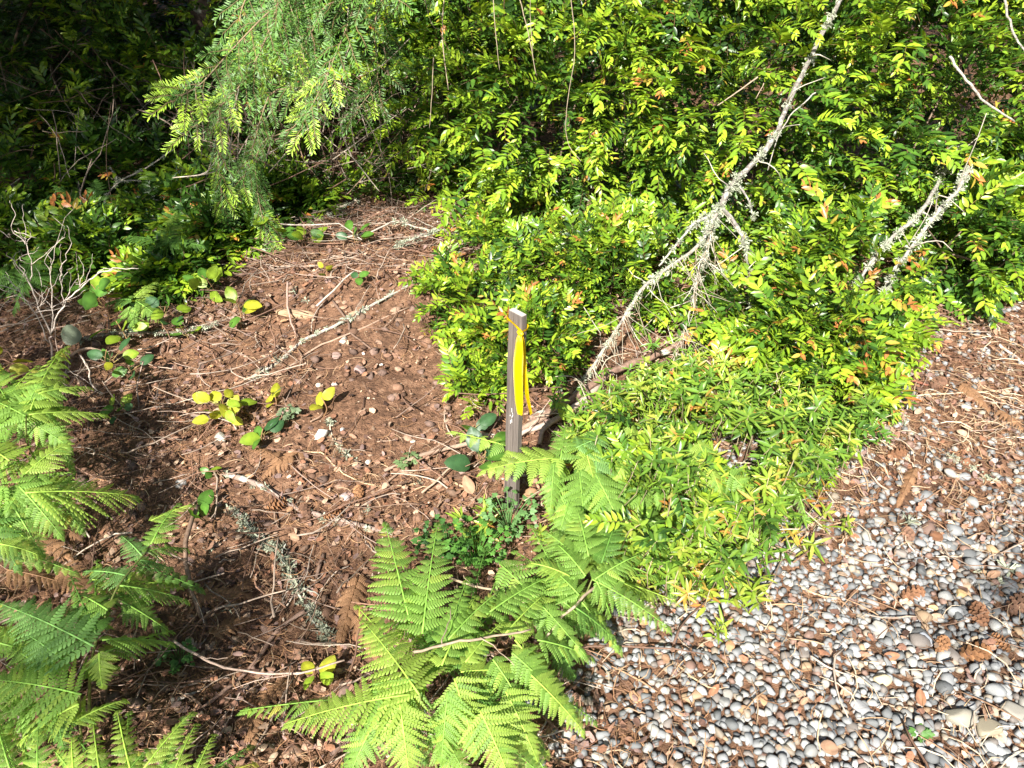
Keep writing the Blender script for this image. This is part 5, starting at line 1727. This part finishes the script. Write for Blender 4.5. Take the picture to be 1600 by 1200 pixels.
def canopy_tpl(seed, L=2.8):
    rs = np.random.RandomState(seed)
    ts = [tube([(0, 0, 0), (L * .4, 0, .05), (L * .75, 0, -.06), (L, 0, -.25)], (.018, .004), 4, (.2, .14, .1))]
    for i in range(56):
        t = .12 + .88 * i / 55
        x = L * t
        z = .05 * sin(t * 2.6) - .28 * t ** 3
        sd = 1 if i % 2 else -1
        l = (.62 * (1 - t) + .14) * rs.uniform(.75, 1.15)
        d = Vector((.75, sd * .8, -.28 + rs.normal() * .15)).normalized()
        m = int(l / .012)
        for k in range(m):
            u = (k + .5) / m
            p = Vector((x, 0, z)) + d * l * u
            for s2 in (1, -1):
                nd = (d * .5 + Vector((-d.y, d.x, 0)) * s2 * .8 + Vector((0, 0, rs.normal() * .3))).normalized()
                ln = .036 * rs.uniform(.7, 1.2)
                w = d * .0038
                c = np.array((0.050, 0.105, 0.035)) * rs.uniform(.6, 1.2)
                ts.append(T([p - w, p + w, p + nd * ln], [(0, 1, 2)], c))
    return joinT(ts)


CAN = [mesh('bough', canopy_tpl(i), M_NEEDLE) for i in range(5)]


def fir_tree(label, x, y, h, r, z0, n, rad, boughs_low=0, droop=.18):
    b = Vector((x, y, terrain(x, y) - .05))
    root = thing('fir_tree', b, label, 'tree')
    P_ = [Vector((R.normal() * .02, R.normal() * .02, h * k / 7)) for k in range(8)]
    put('trunk', mesh('trunk', tube(P_, (rad, rad * .12), 9, (.17, .125, .095), .1), M_BARK, True), root)
    for i in range(n):
        t = (i + R.rand()) / n
        z = z0 + (h * .97 - z0) * t ** 1.7
        t = (z - z0) / (h * .97 - z0)
        a = i * 2.4 + R.normal() * .2
        s = max(.12, (r * (1 - t) ** .8) / 2.8) * R.uniform(.85, 1.15)
        d = Vector((cos(a), sin(a), -droop + .3 * t))
        put('bough', CAN[R.randint(5)], root, mat_at((0, 0, z), d, (0, 0, 1), s))
    return root


ft = fir_tree('fir tree at upper left whose lit needle boughs hang into the picture', -2.0, 5.5, 9.0, 3.0, 2.1, 230, .10)


def bough(start, pts, tipcol, dens=1.0, r0=.005, spread=.9, meshes=None):
    P_ = catmull([start] + pts, 6)
    loc = ft.location
    bo = put('bough', mesh('bough', tube([p - loc for p in P_], (r0, .0014), 5, (.24, .18, .10)), M_TWIG, True), ft)
    acc, k = 0, 0
    n = len(P_)
    start_i = 6
    for i in range(start_i, n - 1):
        seg = (P_[i + 1] - P_[i])
        m_ = max(1, int(round(seg.length / .027 * dens)))
        for j in range(m_):
            t = (i - start_i + j / m_) / (n - 1 - start_i)
            p = P_[i].lerp(P_[i + 1], (j + R.rand() * .5) / m_)
            d = seg.normalized()
            k += 1
            sd = 1 if k % 2 else -1
            side = d.cross(Vector((0, -.75, .65))).normalized()
            dv = d * R.uniform(.55, 1.0) + side * sd * spread * R.uniform(.6, 1.3) + Vector((0, -.1, -.25))
            use = TWL if (t > .62 and R.rand() < tipcol) else (meshes or TWG)
            put('twig', use[R.randint(len(use))], bo, mat_at(p - loc, dv, Vector((0, -.8, .6)) + rv() * .25, R.uniform(.75, 1.15) * (1 - .25 * t)))
    d = (P_[-1] - P_[-2]).normalized()
    use = TWL if tipcol > .2 else TWG
    put('twig', use[0], bo, mat_at(P_[-1] - loc, d, (0, -.8, .6), .9))
    return bo


S0 = ft.location + Vector((0.05, -.05, 2.7))
bough(S0, [yp(560, -120, 2.95), yp(500, -40, 2.85), yp(430, 10, 2.75), yp(365, 75, 2.64), yp(315, 130, 2.55), yp(282, 150, 2.5)], .9)
bough(S0, [yp(500, -130, 2.95), yp(450, -30, 2.85), yp(420, 50, 2.72), yp(385, 120, 2.65), yp(345, 165, 2.6), yp(300, 200, 2.56)], .85)
bough(S0, [yp(620, -130, 3.0), yp(570, -30, 2.9), yp(535, 60, 2.82), yp(505, 130, 2.76), yp(475, 190, 2.72)], .9)
bough(S0, [yp(470, -130, 3.0), yp(452, -20, 2.9), yp(447, 40, 2.85), yp(450, 100, 2.82)], .9, .65)
bough(S0, [yp(420, -130, 2.9), yp(395, -30, 2.8), yp(375, 30, 2.72), yp(392, 90, 2.7)], .8, .65)
bough(S0, [yp(660, -130, 3.3), yp(610, -30, 3.2), yp(585, 40, 3.1), yp(590, 120, 3.05), yp(560, 170, 3.0)], .15, .9, meshes=TWO)
bough(S0, [yp(540, -130, 3.3), yp(500, 20, 3.25), yp(470, 90, 3.2), yp(480, 160, 3.15)], .1, .8, meshes=TWO)
bough(S0, [yp(480, 20, 3.4), yp(420, 150, 3.2), yp(395, 230, 3.1), yp(375, 300, 3.05), yp(355, 372, 3.0)], .5, .30, .004, .5)
bough(S0, [yp(470, 60, 3.4), yp(405, 230, 3.2), yp(402, 290, 3.1), yp(410, 340, 3.0), yp(422, 385, 2.95)], .8, .34, .004, .45)
bough(S0, [yp(420, -60, 3.2), yp(360, 100, 3.1), yp(340, 200, 3.05), yp(345, 290, 3.0), yp(350, 340, 3.0)], .2, .35, .004, .45)

# other conifers standing behind, making the deep shade
fir_tree('dark conifer at far left behind the undergrowth', -4.3, 4.9, 9.5, 3.2, 1.75, 210, .14)
fir_tree('dark conifer in the middle of the shaded forest edge', -3.2, 6.9, 9.0, 2.8, 0.9, 100, .13)
fir_tree('dark conifer behind the fir with hanging boughs', -1.2, 7.6, 9.5, 2.7, 0.8, 100, .13)
fir_tree('dark conifer at the far left corner of the forest', -6.2, 7.0, 9.5, 3.0, 1.0, 90, .14)
fir_tree('dark conifer standing behind the tall evergreen bush', 1.2, 7.4, 9.0, 2.6, 1.2, 80, .13)
fir_tree('dark conifer behind the right part of the tall bush', 4.0, 7.2, 9.0, 2.6, 1.2, 70, .13)
fir_tree('unseen dark conifer added left of the picture to shade the undergrowth', -3.55, 1.7, 8.5, 2.3, 2.1, 170, .12)  # out of view, added so its crown darkens the left undergrowth

bt = thing('fir_tree', Vector((2.6, -2.6, 0)), 'unseen fir tree added behind the viewpoint to dapple the gravel at right', 'tree')  # added light blocker out of view; few boughs, aimed at the right gravel
put('trunk', mesh('trunk', tube([(0, 0, -.1), (.02, 0, 2), (0, .02, 4.5), (0, 0, 7)], (.13, .03), 10, (.17, .125, .095), .1), M_BARK, True), bt)
for tx, ty, z, s_ in ((0.10, -1.25, 2.55, .95), (0.25, -1.0, 2.7, .9), (-.05, -1.55, 2.7, .98), (.5, -1.7, 3.0, .85)):
    d_ = Vector((tx - 2.6, ty + 2.6, 0))
    put('bough', CAN[R.randint(5)], bt, mat_at((0, 0, z + .1), d_ + Vector((0, 0, .02)), (0, 0, 1), s_))
bt = thing('fir_tree', Vector((-3.0, -1.8, 0)), 'unseen fir tree added behind the viewpoint to shade the soil at lower left', 'tree')  # added out of view; boughs placed to throw shade on the lower left soil
put('trunk', mesh('trunk', tube([(0, 0, -.1), (.02, 0, 2), (0, .02, 4.5), (0, 0, 7)], (.10, .03), 10, (.17, .125, .095), .1), M_BARK, True), bt)
for tx, ty, z, s_ in ((-1.38, -1.18, 2.2, .66), (-1.5, -1.42, 2.35, .62), (-1.35, -1.32, 2.5, .66), (-1.55, -1.1, 2.1, .6)):
    d_ = Vector((tx + 3.0, ty + 1.8, 0))
    put('bough', CAN[R.randint(5)], bt, mat_at((0, 0, z + .1), d_, (0, 0, 1), s_))
# shade shrubs filling the dark forest edge
for i, (x, y, w, h, lab) in enumerate((
    (-2.9, 5.2, .7, .6, 'dim leafy shrub in the deep shade at far upper left'), (-2.1, 6.0, .7, .6, 'dim leafy shrub in the deep shade left of the mossy trunk'),
    (-3.6, 6.4, .9, .7, 'dim shrub filling the dark background at the left corner'), (-1.2, 5.6, .7, .7, 'dim brownish shrub behind the hanging fir boughs'),
    (-2.6, 4.3, .35, .28, 'low yellowish green shrub catching light at the left edge'), (-.4, 5.2, .6, .8, 'dim shrub behind the thicket at upper centre'),
    (-4.6, 7.6, 1.2, .9, 'farthest dark shrub at the top left corner'), (-1.8, 7.6, 1.2, .9, 'farthest dark shrub behind the fir trunk'),
    (-1.55, 4.35, .45, .42, 'dim shrub in front of the fir trunk left of the thicket'), (-2.2, 4.75, .45, .45, 'dark shrub between fir trunk and the yellowish low shrub'),
    (-3.3, 4.6, .6, .5, 'dark shrub at the left edge behind the yellowish low shrub'), (-1.95, 3.75, .38, .22, 'low dim green shrub under the lichen flecked arching twigs'),
    (-1.5, 3.35, .28, .16, 'low green shrub at the shaded head of the soil bank'), (-2.5, 3.5, .4, .26, 'low dark green shrub at the left edge behind the forked twig shrub'), (-1.75, 2.95, .26, .14, 'knee high green tangle beside the forked twig shrub'), (-2.15, 2.95, .34, .18, 'low green tangle at the left edge level with the forked twig shrub'), (-1.35, 2.75, .16, .10, 'small low shrub between forked twig shrub and small bright fern'), (-1.25, 3.1, .26, .14, 'low dim shrub at the left shoulder of the soil bank'), (-1.1, 3.45, .22, .14, 'small dim shrub under the tips of the hanging fir'))):
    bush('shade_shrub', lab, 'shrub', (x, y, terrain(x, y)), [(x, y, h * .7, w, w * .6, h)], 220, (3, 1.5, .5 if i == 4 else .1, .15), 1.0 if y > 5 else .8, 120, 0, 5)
tmass = []
for i in range(10):
    Ms = []
    for k in range(60):
        x, y = (R.uniform(-1.5, 0.0), R.uniform(3.5, 4.1)) if k % 2 else (R.uniform(-3.2, -.9), R.uniform(3.2, 5.0))
        Ms.append(np.array(mat_at((x, y, terrain(x, y) + R.uniform(.05, .55)), rv() + Vector((0, 0, .5)), rv(), R.uniform(.8, 1.6))))
    tmass.append(scatter(crooked(R.uniform(.2, .4), R.uniform(.0013, .0026), 400 + i, TC[i % 6], 4, 8, .05), Ms))
o = put('dead_twig_tangle', mesh('dead_twig_tangle', joinT(tmass), M_TWIG))
o['kind'] = 'stuff'
o['label'] = 'tangle of bare dead twigs through the shaded undergrowth'
stf = []
for k in range(1700):
    x, y = R.uniform(-6.5, 3), R.uniform(4.6, 11.0)
    if x > -.5 and y < 4.9:
        continue
    M = mat_at((x, y, terrain(x, y) + R.uniform(.03, .35)), (R.normal(), -abs(R.normal()), R.uniform(-.2, .8)), (0, -.2, 1), R.uniform(.9, 1.8))
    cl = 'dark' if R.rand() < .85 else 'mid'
    stf.append((cl, R.randint(6), np.array(M)))
gpz = {}
for c, v, M in stf:
    gpz.setdefault((c, v), []).append(M)
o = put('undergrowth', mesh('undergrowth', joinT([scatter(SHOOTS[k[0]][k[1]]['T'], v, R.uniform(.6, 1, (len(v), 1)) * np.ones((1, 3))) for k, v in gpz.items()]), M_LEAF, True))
o['kind'] = 'stuff'
o['label'] = 'dark leafy undergrowth on the shaded forest floor'
